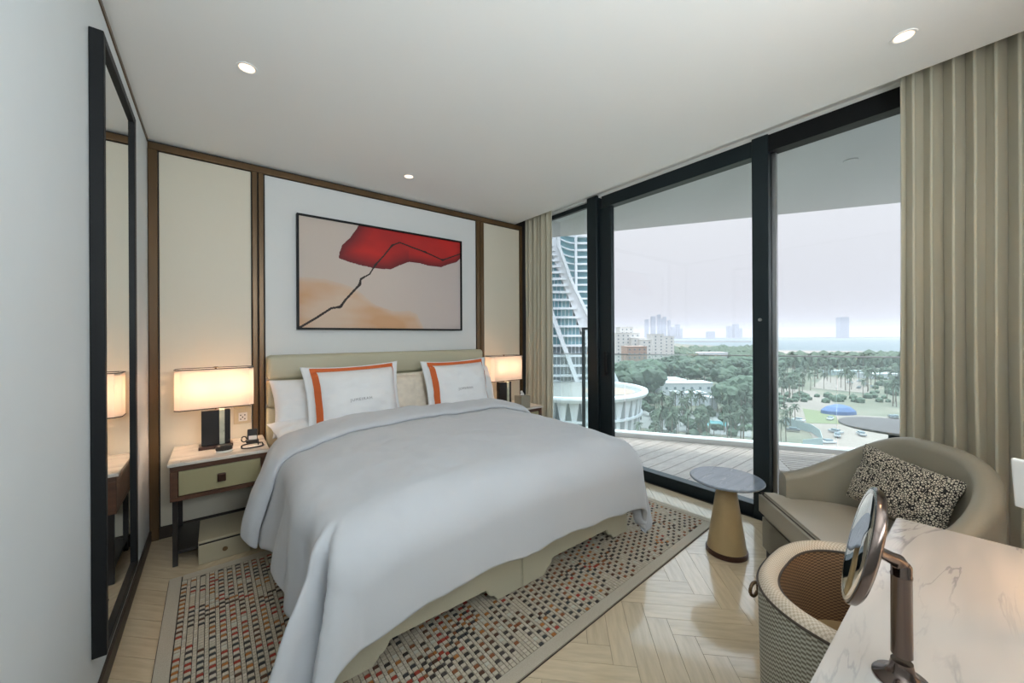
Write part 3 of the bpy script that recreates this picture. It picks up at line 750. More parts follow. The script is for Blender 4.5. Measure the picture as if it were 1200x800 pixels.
# T-shaped cushion in front of the arms
cw = SW / 2
sp = seat_poly(SW / 2 - .10, .0, .50)[2:]
prism(bm, [(-cw, -.01), (cw, -.01), (cw, .088), (sp[0][0], .092)] + [p for p in sp if p[1] > .1] + [(sp[-1][0], .092), (-cw, .088)], .295, .44)
bmesh.ops.bevel(bm, geom=[e for e in bm.edges if abs(e.verts[0].co.z - e.verts[1].co.z) < .001], offset=.022, segments=3, affect='EDGES')
cush = ob('seat_cushion', bm, m_sofaseat, sofa, True)
bm = B(); tube(bm, [(-cw + .03, -.006, .434), (cw - .03, -.006, .434)], .0035, 6); tube(bm, [(-cw + .004, .0, .430), (-cw + .004, .08, .430)], .003, 6)
ob('piping', bm, m_piping, cush)
for x in (-cw + .05, cw - .05):
    for y in (.04, .45 if abs(x) < .3 else .30): ob('leg', bx(x - .022, x + .022, y - .022, y + .022, 0, .10, bev=.003), m_black, sofa)
# scatter cushion
pb = pillow_bm(.43, .30, .11, .0, 31, 30, .01)
sc = ob('scatter_cushion', pb, m_spot, None, 'all')
tag(sc, 'black and cream speckled cushion on the taupe loveseat', 'cushion')
sc.location = (2.60, .28, .65)
sc.rotation_euler = (Matrix.Rotation(math.radians(-120), 3, 'Z') @ Matrix.Rotation(-.3, 3, 'X') @ Matrix.Rotation(.12, 3, 'Y')).to_euler()

# ================================================================== DESK
dk = thing('desk', 'white marble desk top crossing the lower right corner, beside the woven chair', 'desk', (1.35, -.16, 0))
bm = B(); prism(bm, [(-.95, .375), (.56, .375), (.60, -.44), (-.95, -.44)], .725, .75)
bmesh.ops.bevel(bm, geom=[e for e in bm.edges], offset=.003, segments=2, affect='EDGES'); ob('desk_top', bm, m_marble, dk, True)
ob('apron', bx(-.93, .555, .325, .345, .712, .725), m_walnut, dk)
ob('drawer_box', bx(.38, .56, -.42, .0, .08, .725, bev=.003), m_walnut, dk)
for x, y in ((-.9, -.4), (.53, -.4)): ob('leg', bx(x - .02, x + .02, y - .02, y + .02, 0, .725, bev=.002, seg=1), m_black, dk)

# ---- barrel chair
def uvgrid(bm, rings, closed=False, su_=1, sv_=1):
    uv = bm.loops.layers.uv.verify(); return uv
ch = thing('barrel_chair', 'round-backed basket weave chair with sand rim tucked under the marble desk', 'chair', (1.417, .117, 0), math.radians(1))
W_, D_, N_ = .60, .34, 2.661
cp = superloop(W_, D_, 0, N_, .698, .690, 1.3, 60)
cp = [(cp[0][0], -.22, .698), (cp[0][0], -.11, .698)] + cp + [(cp[-1][0], -.11, .698), (cp[-1][0], -.22, .698)]
def offs(path, o_):
    out = []
    for i, (x, y, h) in enumerate(path):
        a = path[max(i - 1, 0)]; b_ = path[min(i + 1, len(path) - 1)]; tx, ty = b_[0] - a[0], b_[1] - a[1]; L = math.hypot(tx, ty) or 1
        out.append((x + ty / L * o_, y - tx / L * o_, h))
    return out
def ribbon(path0, zfun0, path1, zfun1, nz, cell, shape=None):
    bm = B(); uv = bm.loops.layers.uv.verify(); n = len(path0); s = [0]
    for a, b_ in zip(path0, path0[1:]): s.append(s[-1] + math.hypot(b_[0] - a[0], b_[1] - a[1]))
    V = []
    for i in range(n):
        row = []
        for j in range(nz + 1):
            t = j / nz; p = Vector((path0[i][0], path0[i][1], zfun0(path0[i][2]))).lerp(Vector((path1[i][0], path1[i][1], zfun1(path1[i][2]))), t)
            if shape: p = p + Vector((0, 0, shape(t)))
            row.append(bm.verts.new(p))
        V.append(row)
    hh = (V[0][0].co - V[0][-1].co).length
    for i in range(n - 1):
        for j in range(nz):
            f = bm.faces.new((V[i][j], V[i + 1][j], V[i + 1][j + 1], V[i][j + 1]))
            for l, (a, b_) in zip(f.loops, ((i, j), (i + 1, j), (i + 1, j + 1), (i, j + 1))): l[uv].uv = (s[a] / cell[0], b_ / nz * hh / cell[1])
    return bm
RT = .052
outb = [(x * .97, y * .97, h) for x, y, h in cp]
ob('outer_back', ribbon(outb, lambda h: .10, cp, lambda h: h - .018, 10, (.012, .006)), m_weave_out, ch, 'all')
cpi = offs(cp, RT)
ob('rim', ribbon(cp, lambda h: h - .018, cpi, lambda h: h - .018, 10, (.006, .005), lambda t: .022 * math.sin(PI * t) ** .6), m_rimcloth, ch, 'all')
inb = offs(cp, RT + .02)
ob('inner_back', ribbon(inb, lambda h: .42, cpi, lambda h: h - .018, 10, (.010, .005)), m_weave_in, ch, 'all')
for pth, dz in ((cp, -.017), (cpi, -.014)):
    bm = B(); tube(bm, [(x, y, h + dz) for x, y, h in pth], .0035, 6); ob('piping', bm, m_piping, ch, True)
bm = B(); prism(bm, [(x, y) for x, y, h in offs(cp, .055)], .36, .46); ob('seat', bm, m_tan, ch)
bm = B(); prism(bm, [(x * .95, y * .95) for x, y, h in offs(cp, .01)], .07, .36); ob('seat_base', bm, m_weave_out, ch)
for x, y in ((-.22, -.18), (.22, -.18), (-.2, .24), (.2, .24)): ob('leg', bx(x - .018, x + .018, y - .018, y + .018, 0, .075), m_black, ch)
# bronze pull ring on the chair back
bm = B(); tube(bm, [(.0, .020 * math.cos(a * PI / 10), .02 * math.sin(a * PI / 10)) for a in range(21)], .005, 8); ob('pull_ring', bm, m_bronze, ch, True, loc=(-.10, .345, .615), rot=(0, 0, 1.35))

# ---- magnifying mirror
mm_ = thing('vanity_mirror', 'round magnifying mirror on a bronze chrome post standing on the marble desk', 'mirror', (1.012, .108, .75))
c = B(); lathe(c, [(.040, 0), (.042, .003), (.039, .007), (.026, .012), (.018, .022), (.0155, .038)], 40); ob('base', c, m_chrome, mm_, smooth=True)
c = B(); lathe(c, [(.0155, .05), (.0148, .195), (.0155, .196), (.0155, .200), (.0148, .201), (.0148, .218), (.012, .222)], 32); ob('post', c, m_chrome, mm_, smooth=True)
dn = Vector((-.22, .94, .22)).normalized(); dc = Vector((.925 - 1.012, .150 - .108, 1.019 - .75))
dq = dn.to_track_quat('Z', 'Y').to_euler()
c = B(); lathe(c, [(.06, -.013), (.098, -.012), (.104, -.008), (.1065, .0), (.105, .004), (.101, .005)], 56, cap=False)
bm_f = [c.verts.new((.06 * math.cos(2 * PI * i / 56), .06 * math.sin(2 * PI * i / 56), -.0135)) for i in range(56)]; c.faces.new(bm_f)
hd = ob('mirror_head', c, m_chrome, mm_, True, loc=dc, rot=dq)
c = B(); lathe(c, [(.101, .005), (.094, .0045)], 56, cap=False); ob('bezel', c, m_chromel, hd, True)
c = B(); lathe(c, [(.094, .0042), (.07, .0022), (.04, .0008), (.0005, .0)], 56, cap=False); ob('concave_glass', c, m_mirror, hd, 'all')
c = B(); a0 = Vector((0, 0, .214)); a1 = Vector((-.018, .010, .232)); a2 = dc - dn * .018
tube(c, [a0 - Vector((0, 0, .012)), a0, a0.lerp(a1, .5) + Vector((.003, 0, .003)), a1, a2], [.0145, .014, .013, .0115, .010], 16); ob('arm', c, m_chrome, mm_, True)
# tilted tablet at the right picture edge
tb = thing('tablet', 'white framed tablet on a stand, cut off by the right picture edge', 'tablet', (1.50, -.10, .75))
R_ = Matrix.Rotation(1.1, 4, 'Z') @ Matrix.Rotation(-.12, 4, 'X')
p0 = Vector((1.50, -.045, 0)) - Vector((1.5, -.10, 0))
c = B(); box(c, -.24, 0, -.006, .006, .25, .365, bev=.004, rot=Matrix.Translation(p0) @ R_); ob('casing', c, m_paper, tb)
c = B(); box(c, -.23, -.01, -.0075, -.006, .26, .355, rot=Matrix.Translation(p0) @ R_); ob('screen', c, m_blackplastic, tb)
c = B(); box(c, -.14, -.11, -.004, .004, .004, .25, rot=Matrix.Translation(p0) @ R_); ob('stand', c, m_steel, tb)
c = B(); box(c, -.18, -.07, -.05, .05, .0, .008, rot=Matrix.Translation(p0) @ Matrix.Rotation(1.1, 4, 'Z')); ob('stand_foot', c, m_steel, tb)
# warm reading lamp that lights the desk from outside the right picture edge
rl = thing('desk_lamp', 'warm desk lamp standing on the desk beyond the right picture edge', 'lamp', (1.62, -.42, .75))
c = B(); lathe(c, [(.06, 0), (.06, .01), (.008, .015), (.008, .30)], 24); ob('stand', c, m_dkbronze, rl, smooth=True)
c = B(); lathe(c, [(.10, .26), (.07, .42)], 32, cap=False); ob('lamp_shade', c, m_shade, rl, 'all')
l = bpy.data.lights.new('bulb', 'POINT'); l.energy = 5; l.color = (1, .60, .30); l.shadow_soft_size = .04
lo = bpy.data.objects.new('bulb', l); COL.objects.link(lo); lo.parent = rl; lo.location = (0, 0, .33)

# ================================================================== BALCONY
RD = Vector((-.52, .854)).normalized()            # direction of the rail (towards the far end)
RN = Vector((RD.y, -RD.x))                        # outward
RP = Vector((5.37, 1.89))                         # a point on the rail line
def rail(s, o=0): p = RP + RD * s + RN * o; return (p.x, p.y)
dk2 = struct('balcony_floor', None or (lambda b: (prism(b, [(XW + .1, -2.4), rail(-5, .12), rail(3.7, .12), (XW + .1, 5.18)], -.32, -.05), b)[1])(B()), m_soffit)
y = -1.4; nb = 0
while y < 5.6:
    y2 = y + .136
    # board runs along x from the window to the rail
    def xr(yy): return RP.x + RD.x * (yy - RP.y) / RD.y - .06
    P = [(XW + .11, y), (xr(y), y), (xr(y2), y2), (XW + .11, y2)]
    if xr(y2) > XW + .2:
        cx, cy = XW + .11, y
        bm = B(); prism(bm, [(a - cx, b_ - cy) for a, b_ in P], -.03, 0); ob('deck_board', bm, m_deck, dk2, loc=(cx, cy, -.012)); nb += 1
    y += .142
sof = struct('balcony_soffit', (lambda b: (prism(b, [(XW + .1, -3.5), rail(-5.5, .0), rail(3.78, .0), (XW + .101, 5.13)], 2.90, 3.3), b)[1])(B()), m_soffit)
c = B(); lathe(c, [(.05, 0), (.05, -.008), (.035, -.01)], 20); o = ob('soffit_fitting', c, m_soffit, sof, loc=(4.3, .75, 2.90))
kb = struct('balcony_kerb', (lambda b: (prism(b, [rail(-5, -.05), rail(-5, .12), rail(3.7, .12), rail(3.7, -.05)], -.05, .045), b)[1])(B()), m_kerb)
rl_ = thing('balustrade', 'frameless clear glass balustrade with slim grey top rail round the balcony', 'railing', (RP.x, RP.y, .045))
for k in range(-4, 3):
    s0, s1 = k * 1.22 + .35, min(3.7, k * 1.22 + 1.555)
    b_ = B(); prism(b_, [tuple(Vector(rail(s, o_)) - RP) for s, o_ in ((s0, .02), (s1, .02), (s1, .035), (s0, .035))], 0, 1.09); ob('glass_panel', b_, m_railglass, rl_)
b_ = B(); prism(b_, [tuple(Vector(rail(s, o_)) - RP) for s, o_ in ((-4.6, .012), (3.7, .012), (3.7, .043), (-4.6, .043))], 1.09, 1.105); ob('top_rail', b_, m_steel, rl_)
dvd = thing('balcony_divider', 'tall dark framed glass screen standing at the balcony rail beyond the left window', 'screen', (4.24, 3.74, -.01))
for p0, p1, z0, z1 in ((0, .035, 0, 1.54), (.30, .335, 0, 1.54), (.035, .30, 1.505, 1.54), (.035, .30, 0.0, .04)):
    b_ = B(); prism(b_, [(a * .3 , -a * .95) for a in (p0, p1)] + [(a * .3 + .03, -a * .95) for a in (p1, p0)], z0, z1); ob('screen_frame', b_, m_winmetal, dvd)
b_ = B(); prism(b_, [(a * .3 + .01, -a * .95) for a in (.035, .30)] + [(a * .3 + .02, -a * .95) for a in (.30, .035)], .04, 1.505); ob('glass_pane', b_, m_railglass, dvd)
# balcony furniture
o = thing('balcony_table', 'round grey bistro table on the balcony behind the sofa', 'table', (4.18, .48, -.012))
c = B(); lathe(c, [(.30, .68), (.335, .686), (.335, .698), (.33, .702)], 56); ob('table_top', c, M('pale_ceramic_top', (.42, .42, .41), .25), o, smooth=True)
c = B(); lathe(c, [(.22, 0), (.22, .012), (.04, .02), (.035, .68)], 32); ob('pedestal', c, m_winmetal, o, smooth=True)
la = math.atan2(RD.y, RD.x)
o = thing('deck_bench', 'low slatted grey wooden platform on the balcony deck beside the rail', 'bench', (5.11, .90, -.012), la)
for k in range(12): ob('slat', bx(-2.2, .62, .40 - .068 * (k + 1) + .018, .40 - .068 * k, .05, .075, bev=.003, seg=1), m_deck, o)
ob('end_board', bx(.625, .72, -.42, .41, .0, .078, bev=.003, seg=1), m_deck, o)
ob('tray', bx(-2.2, .62, -.41, .40, .001, .012), m_black, o)  # dark plate added so the gaps between the slats read as shade
for xx in (-1.9, -.7, .5): ob('bearer', bx(xx - .02, xx + .02, -.41, .40, .012, .049), m_black, o)

# ================================================================== CITY BELOW (eye height 35 m over the ground)
GZ = 1.4 - 35
def far(px, py, d):
    r = (px - 600) / 443 * d; s, c_ = math.sin(TH), math.cos(TH)
    return Vector((d * s + r * c_, d * c_ - r * s, 1.4 - (py - 394.5) / 443 * d))
def gnd(px, d): v = far(px, 0, d); v.z = GZ; return v
m_ground = M('park_ground', (.085, .10, .065), .95, noise_s=.05, col2=(.20, .175, .13))
m_sand = M('pale_sand', (.25, .205, .175), .95, noise_s=.05, noise_a=.08)
m_pave = M('pale_paving', (.24, .24, .23), .9, noise_s=.2, noise_a=.06)
m_sea = M('grey_sea', (.11, .14, .145), .5, spec=.15)
m_leaf = M('tree_leaf', (.06, .092, .055), .8, noise_s=.6, noise_a=.25, rnd=.3)
m_palm = M('palm_leaf', (.08, .11, .065), .7, noise_s=.8, noise_a=.2, rnd=.25)
m_bark = M('bark', (.16, .12, .09), .9)
m_white_b = M('white_render', (.52, .53, .55), .7)
m_hotel = M('white_hotel_cladding', (.70, .71, .73), .6)
m_beige_b = M('beige_render', (.56, .53, .50), .8, rnd=.08)
m_bluewin = M('blue_green_glazing', (.16, .32, .36), .3, spec=.6)
m_greywin = M('dark_glazing', (.13, .17, .19), .3, spec=.6)
m_haze_b = M('grey_tower_cladding', (.24, .25, .28), .6)
m_lawn = M('lawn_grass', (.15, .165, .085), .95)
m_blue = M('blue_tarpaulin', (.07, .12, .26), .6)
m_rust = M('reddish_roof', (.36, .26, .21), .8)
m_fence = M('grey_hoarding', (.36, .42, .42), .7)
def flat(name, pts, z0, z1, mat, parent=None, kind='structure'):
    bm = B(); P = [(p.x, p.y) for p in pts]; prism(bm, P, z0, z1); o = ob(name, bm, mat, parent)
    if kind and not parent: o['kind'] = kind
    return o
city = flat('ground', [gnd(-1500, 30), gnd(2600, 30), gnd(3000, 520), gnd(1400, 560), gnd(900, 640), gnd(880, 1150), gnd(800, 1600), gnd(770, 2400), gnd(300, 3000), gnd(-2500, 900)], GZ - .5, GZ, m_ground)
flat('sea', [gnd(3500, 500), gnd(3500, 12000), gnd(-800, 12000), gnd(-400, 2500), gnd(300, 2900), gnd(760, 1100), gnd(900, 500)], GZ - 1.6, GZ - 1.0, m_sea)
flat('beach', [gnd(895, 600), gnd(1400, 520), gnd(1400, 640), gnd(1100, 760), gnd(885, 900)], GZ - .2, GZ + .3, m_sand)
flat('building_site_ground', [gnd(900, 205), gnd(940, 150), gnd(960, 118), gnd(1120, 105), gnd(1150, 150), gnd(1000, 165), gnd(955, 235), gnd(905, 255)], GZ, GZ + .15, m_sand)
flat('sandy_clearing', [gnd(950, 250), gnd(1020, 225), gnd(1010, 300), gnd(965, 315)], GZ, GZ + .15, m_sand)
flat('plaza', [gnd(700, 150), gnd(880, 130), gnd(880, 165), gnd(740, 185)], GZ, GZ + .12, m_pave)
flat('swimming_pool', [gnd(815, 148), gnd(850, 145), gnd(852, 153), gnd(820, 157)], GZ + .12, GZ + .2, M('pool_water', (.08, .26, .28), .1))
flat('lawn', [gnd(945, 150), gnd(985, 148), gnd(975, 170), gnd(940, 180)], GZ + .15, GZ + .25, m_lawn)

# haze: one even body of humid air over the park and the sea
hz_m = bpy.data.materials.new('humid_air'); hz_m.use_nodes = True; t_ = hz_m.node_tree; t_.nodes.clear()
o_ = t_.nodes.new('ShaderNodeOutputMaterial'); vs_ = t_.nodes.new('ShaderNodeVolumeScatter'); vs_.inputs['Color'].default_value = (.43, .405, .445, 1)
vs_.inputs['Density'].default_value = .00027; vs_.inputs['Anisotropy'].default_value = 0.0; t_.links.new(vs_.outputs[0], o_.inputs['Volume'])
bm = B(); box(bm, 45, 9000, -4000, 9000, GZ - 3, GZ + 160); hzo = struct('haze', bm, hz_m)
hzo.rotation_euler = (0, 0, 0)
bm = B()

# ---- sail shaped hotel with round podium ; local frame: x to the image right, y away, unit: metres
def local_root(name, px, d, label, cat, group=None):
    v = gnd(px, d); rz = -TH
    return thing(name, label, cat, v, rz, group)
DT = 175.0; U = DT / 443
hot = local_root('hotel_tower', 660, DT, 'white sail shaped hotel tower with balconies seen past the left window post', 'building')
def hx(px): return (px - 660) * U
def hz(py): return 35 - (py - 394.5) * U
slabs = [265, 271, 277, 283, 288, 293.5, 299, 305.5, 312.5, 319.5, 327, 334.5, 342.5, 351.5, 361.5, 372, 382.5, 393.5, 405, 417, 428.5, 440, 452]
ribx = lambda py: 653 + (py - 281) * .30 if py < 330 else 667.7 + (py - 330) * .475
rightx = lambda py: 643 + max(0, py - 283) * .37
leftd = lambda py: 643 + (py - 366) * .36
for i, py in enumerate(slabs):
    rx = rightx(py)
    ob('floor_slab', bx(hx(560), hx(rx + 4), -1.2, 7, hz(py) - .55, hz(py) + .45), m_hotel, hot)
    if i < len(slabs) - 1:
        pn = slabs[i + 1]
        ob('window_band', bx(hx(560), hx(rx), .6, 6.8, hz(pn) + .45, hz(py) - .55), m_bluewin if py < 400 else m_greywin, hot)
        h = hz(py) - .55 - hz(pn) - .45
        mb = B()
        x = hx(rx) - .2
        while x > hx(590): box(mb, x - .13, x + .13, .4, .6, hz(pn) + .45, hz(py) - .55); x -= 1.75
        if len(mb.verts): q = ob('mullions', mb, m_hotel, hot); q['kind'] = 'stuff'
def beam(name, p0, p1, w, y0, y1, mat=m_hotel):
    # slanted beam between two picture heights
    bm = B(); (a, b_), (c_, d_) = p0, p1
    q = [(hx(a), hz(b_)), (hx(a + w), hz(b_)), (hx(c_ + w), hz(d_)), (hx(c_), hz(d_))]
    A_ = [bm.verts.new((x, y0, z)) for x, z in q]; B_ = [bm.verts.new((x, y1, z)) for x, z in q]
    for i in range(4): bm.faces.new((A_[i], A_[(i + 1) % 4], B_[(i + 1) % 4], B_[i]))
    bm.faces.new(A_); bm.faces.new(B_[::-1]); return ob(name, bm, mat, hot)
# broad white sail edge (fills between the storeys and the rib)
for a, b_ in ((262, 281), (281, 300), (300, 330), (330, 375), (375, 415), (415, 452)):
    bm = B(); q = [(rightx(a) - 1, a), (ribx(a), a), (ribx(b_), b_), (rightx(b_) - 1, b_)]
    if a == 262: q[0] = (630, 262); q[1] = (652, 262)
    A_ = [bm.verts.new((hx(x), -.4, hz(z))) for x, z in q]; B_ = [bm.verts.new((hx(x), 7, hz(z))) for x, z in q]
    for i in range(4): bm.faces.new((A_[i], A_[(i + 1) % 4], B_[(i + 1) % 4], B_[i]))
    bm.faces.new(A_); bm.faces.new(B_[::-1]); ob('sail_wall', bm, m_hotel, hot)
for p0, p1 in (((653, 277), (653.5, 290)), ((653.5, 290), (667.7, 330)), ((667.7, 330), (689, 375)), ((689, 375), (722, 452))): beam('sail_rib', p0, p1, 3.4, -2.4, 1)
beam('lower_rib', (636, 345), (643, 366), 5, -3.2, -1); beam('lower_rib', (643, 366), (676, 456), 5, -3.2, -1)
# rear wing
ob('rear_wing', bx(hx(655), hx(700), 12, 26, 0, hz(268)), m_bluewin, hot)
ob('rear_pier', bx(hx(678.5), hx(681), 9, 12.5, 0, hz(270)), m_hotel, hot)
py = 270
while py < 455:
    ob('rear_slab', bx(hx(681), hx(702), 10, 12.5, hz(py) - .5, hz(py) + .35), m_hotel, hot)
    bm = B(); n = 8; top = []; 
    for k in range(n + 1):
        t = k / n; top.append((hx(650 + 29 * t), hz(py - 13 * (1 - t) ** 1.8 )))
    A_ = [bm.verts.new((x, 10.5, z + .28)) for x, z in top]; C_ = [bm.verts.new((x, 10.5, z - .28)) for x, z in top]; A2 = [bm.verts.new((x, 12.5, z + .28)) for x, z in top]; C2 = [bm.verts.new((x, 12.5, z - .28)) for x, z in top]
    for k in range(n):
        for (p, q_) in ((A_, C_), (C_, C2), (C2, A2), (A2, A_)): bm.faces.new((p[k], p[k + 1], q_[k + 1], q_[k]))
    ob('curved_slab', bm, m_hotel, hot)
    py += 8.6 if py < 380 else 11
# podium
DP = 150.0; UP = DP / 443
pod = local_root('round_podium', 672, DP, 'round white hotel podium ringed by flared fins, below the sail tower', 'building')
Rp = 80 * UP
c = B(); lathe(c, [(Rp + .3, 13.2), (Rp + .8, 14.2), (Rp + .6, 14.9), (Rp - 1.2, 15.0), (Rp - 1.5, 14.2)], 72, cap=False); ob('roof_ring', c, m_hotel, pod, smooth=True)
c = B(); lathe(c, [(Rp - 1.5, 14.2), (.1, 14.2)], 48, cap=False); ob('roof', c, m_pave, pod)
c = B(); lathe(c, [(Rp - 4, 0), (Rp - 4, 13.4)], 48); ob('drum', c, m_greywin, pod, smooth=True)
c = B(); lathe(c, [(10, 14.25), (9, 14.5), (.1, 14.5)], 32, cap=False); ob('roof_terrace', c, m_rust, pod, loc=(12, -6, 0))
fin = B()
P_ = [(-.9, 0, .9), (-.4, 7, .8), (.3, 13.3, 1.7)]
rings = []
for o_, z, w in P_: rings.append([fin.verts.new((Rp - 2.4 + o_ + dx, w * sy, z)) for dx, sy in ((-1.4, -1), (.9, -1), (.9, 1), (-1.4, 1))])
for a, b_ in zip(rings, rings[1:]):
    for k in range(4): fin.faces.new((a[k], a[(k + 1) % 4], b_[(k + 1) % 4], b_[k]))
f0 = ob('fin', fin, m_hotel, pod)
for k in range(1, 40):
    f = f0.copy(); COL.objects.link(f); f.parent = pod; f.rotation_euler = (0, 0, 2 * PI * k / 40)
c = B(); lathe(c, [(Rp - 1.9, 6.2), (Rp - 1.2, 6.2), (Rp - 1.2, 6.9), (Rp - 1.9, 6.9)], 60, cap=False); ob('mid_ring', c, m_hotel, pod)

# ---- low rise resort and other buildings
def block(name, px0, px1, d, ybase, ytop, label, depth=20, mat=None, windows=True, group=None, sink=0):
    u = d / 443; v = far((px0 + px1) / 2, ybase, d); v.z = GZ
    r = thing(name, label, 'building', v, -TH, group); w = (px1 - px0) / 2 * u; h = 35 - (ytop - 394.5) * u
    ob('wall', bx(-w, w, 0, depth, 0, h), mat or m_beige_b, r); ob('roof', bx(-w - .3, w + .3, -.3, depth + .3, h, h + .5), mat or m_beige_b, r)
    if windows:
        nx = max(2, int(2 * w / 4.5)); nz_ = max(1, int(h / 4)); wb2 = B()
        for i in range(nx):
            for j in range(nz_):
                z = h - 3.4 - j * 3.9
                if z < 0: continue
                x = -w + (i + .5) * 2 * w / nx; box(wb2, x - .7, x + .7, -.12, .05, z, z + 1.5)
        if len(wb2.verts): q = ob('windows', wb2, m_greywin, r); q['kind'] = 'stuff'
        else: wb2.free()
    return r
for px0, px1, d, yt, lab in ((711, 719, 330, 389, 'tall plain beige block against the left edge of the sliding door'), (722, 750, 420, 391, 'stepped beige resort block with white parapets, first right of the window post'),
    (727, 742, 440, 384, 'square penthouse block on top of the stepped beige resort'), (742, 757, 410, 397, 'low beige resort wing with arcaded front'), (752, 764, 400, 399, 'small cream resort house below the skyline towers'),
    (765, 778, 450, 392.5, 'beige resort block with balconies below the skyline towers'), (778, 790, 470, 395, 'lower beige resort block at the right end of the resort'), (735, 758, 360, 407, 'low terracotta resort roofs above the tree line')):
    block('resort_building', px0, px1, d, 400, yt, lab, mat=m_rust if yt == 407 else None)
block('pavilion', 815, 853, 520, 412, 414.5, 'long white roofed pavilion among the trees beyond the rail', 22, m_white_b, False)
block('clubhouse', 773, 804, 235, 455, 446.5, 'white flat roofed clubhouse, upper roof with pale grey wall', 16, m_white_b)
block('clubhouse', 776, 835, 222, 460, 450.5, 'long white flat roofed clubhouse wing over a grey blue glass front', 12, m_white_b)
block('clubhouse', 792, 828, 190, 470, 462.5, 'lower white canopy roof in front of the clubhouse', 8, m_white_b, False)
block('clubhouse', 831, 841, 180, 475, 468, 'small white canopy at the right end of the clubhouse', 6, m_white_b, False)
block('site_cabin', 919, 924, 230, 470, 463, 'small grey site cabin with a yellow sign beside the sandy road', 4, m_fence, False)
block('warehouse', 975, 1012, 330, 440, 437, 'low grey-green roofed service building behind the palms', 10, m_fence, False)
block('warehouse', 1020, 1060, 300, 445, 441, 'low white roofed service building at the right behind the palms', 12, m_white_b, False)
# hazy skyline
for px0, px1, yt, d in ((757, 760.5, 375, 5200), (764, 768.5, 371.5, 5200), (771.5, 774.5, 369.5, 5400), (775.5, 778, 374, 5000), (778.5, 781, 372, 5200), (784, 786, 376, 5300), (788, 792, 384, 5000), (793, 797, 381, 5100), (797.5, 800, 386, 5000), (830, 838, 389.5, 4800), (854, 858, 383.5, 5000), (861, 866, 381, 5000), (867, 870, 386, 5200), (985, 995, 373.5, 4200)):
    block('distant_tower', px0, px1, d, 394, yt, 'single broad hazy tower standing alone out across the water' if px0 == 985 else 'hazy distant high-rise on the skyline across the water', 60, m_haze_b, False, None if px0 == 985 else 'skyline towers')
flat('far_shore', [gnd(800, 4600), gnd(1300, 4200), gnd(1300, 4500), gnd(740, 5000)], GZ - 1, GZ + 9, m_haze_b, kind='structure')
flat('breakwater', [gnd(790, 2300), gnd(880, 2100), gnd(880, 2160), gnd(790, 2400)], GZ - 1, GZ + 3, m_sand, kind='structure')
# blue tarpaulin tent, hoarding, van, excavator, cars
o = local_root('tent', 982, 168, 'blue tarpaulin covered tent on the building site above the bistro table', 'tent')
c = B(); lathe(c, [(7.2, 0), (7, 1.6), (5, 3.2), (2, 4.1), (.1, 4.3)], 12); bmesh.ops.scale(c, vec=(1.0, .6, 1), verts=c.verts); ob('cover', c, m_blue, o)
hd_ = thing('hoarding', 'pale grey green hoarding fence zigzagging across the building site', 'fence', gnd(940, 130), 0)
pts = [gnd(918, 150), gnd(932, 142), gnd(950, 136), gnd(960, 128), gnd(963, 118), gnd(940, 116)]
for a, b_ in zip(pts, pts[1:]):
    bm = B(); dd = (b_ - a); nrm = Vector((-dd.y, dd.x, 0)).normalized() * .12; a_ = a - hd_.location; b2 = b_ - hd_.location
    prism(bm, [(a_.x, a_.y), (b2.x, b2.y), (b2.x + nrm.x, b2.y + nrm.y), (a_.x + nrm.x, a_.y + nrm.y)], 0, 3.0); ob('fence_panel', bm, m_fence, hd_)
carb = B(); box(carb, -2.1, 2.1, -.85, .85, .35, 1.0, bev=.15, seg=2); cab = B(); box(cab, -1.2, 1.1, -.75, .75, 1.0, 1.5, bev=.18, seg=2)
c0 = local_root('car', 970, 122, 'tiny parked car on the sandy site in the park below', 'car', 'cars below the balcony')
paint = M('car_paint', (.42, .43, .45), .3, rnd=.8)
ob('body', carb, paint, c0, True); ob('cabin', cab, m_greywin, c0, True)
def copy_tree(o, par=None):
    c = o.copy(); COL.objects.link(c); c.parent = par
    for chd in list(o.children): copy_tree(chd, c)
    return c
rr = random.Random(2)
for k in range(26):
    c = copy_tree(c0); v = gnd(rr.uniform(925, 1050), rr.uniform(118, 160)) if k < 9 else gnd(rr.uniform(985, 1050), rr.uniform(240, 285)) if k < 19 else gnd(rr.uniform(770, 830), rr.uniform(255, 300))
    c.location = v + Vector((0, 0, .15)); c.rotation_euler = (0, 0, rr.uniform(0, 6))
# ---- trees
def leaf_ball(seed, n=260, squash=.8):
    rn = random.Random(seed); bm = B(); blobs = [(rn.gauss(0, .38), rn.gauss(0, .38), rn.uniform(-.2, .45), rn.uniform(.38, .6)) for _ in range(7)]
    for bx_, by, bz, br in blobs:
        r = bmesh.ops.create_icosphere(bm, subdivisions=2, radius=br)
        for v in r['verts']:
            nz = fbm(v.co.x * 5 + bx_ * 9, v.co.y * 5, v.co.z * 5 + seed); v.co *= 1 + .45 * nz; v.co += Vector((bx_, by, bz))
    for v in bm.verts: v.co.z *= squash
    return bm
protos = []
for s in range(4):
    t = thing('broadleaf_tree', None, 'tree'); ob('crown', leaf_ball(s + 1), m_leaf, t, loc=(0, 0, 1.2)); tr = B(); tube(tr, [(0, 0, 0), (.03, 0, .9)], [.07, .05], 6); ob('trunk', tr, m_bark, t); protos.append(t)
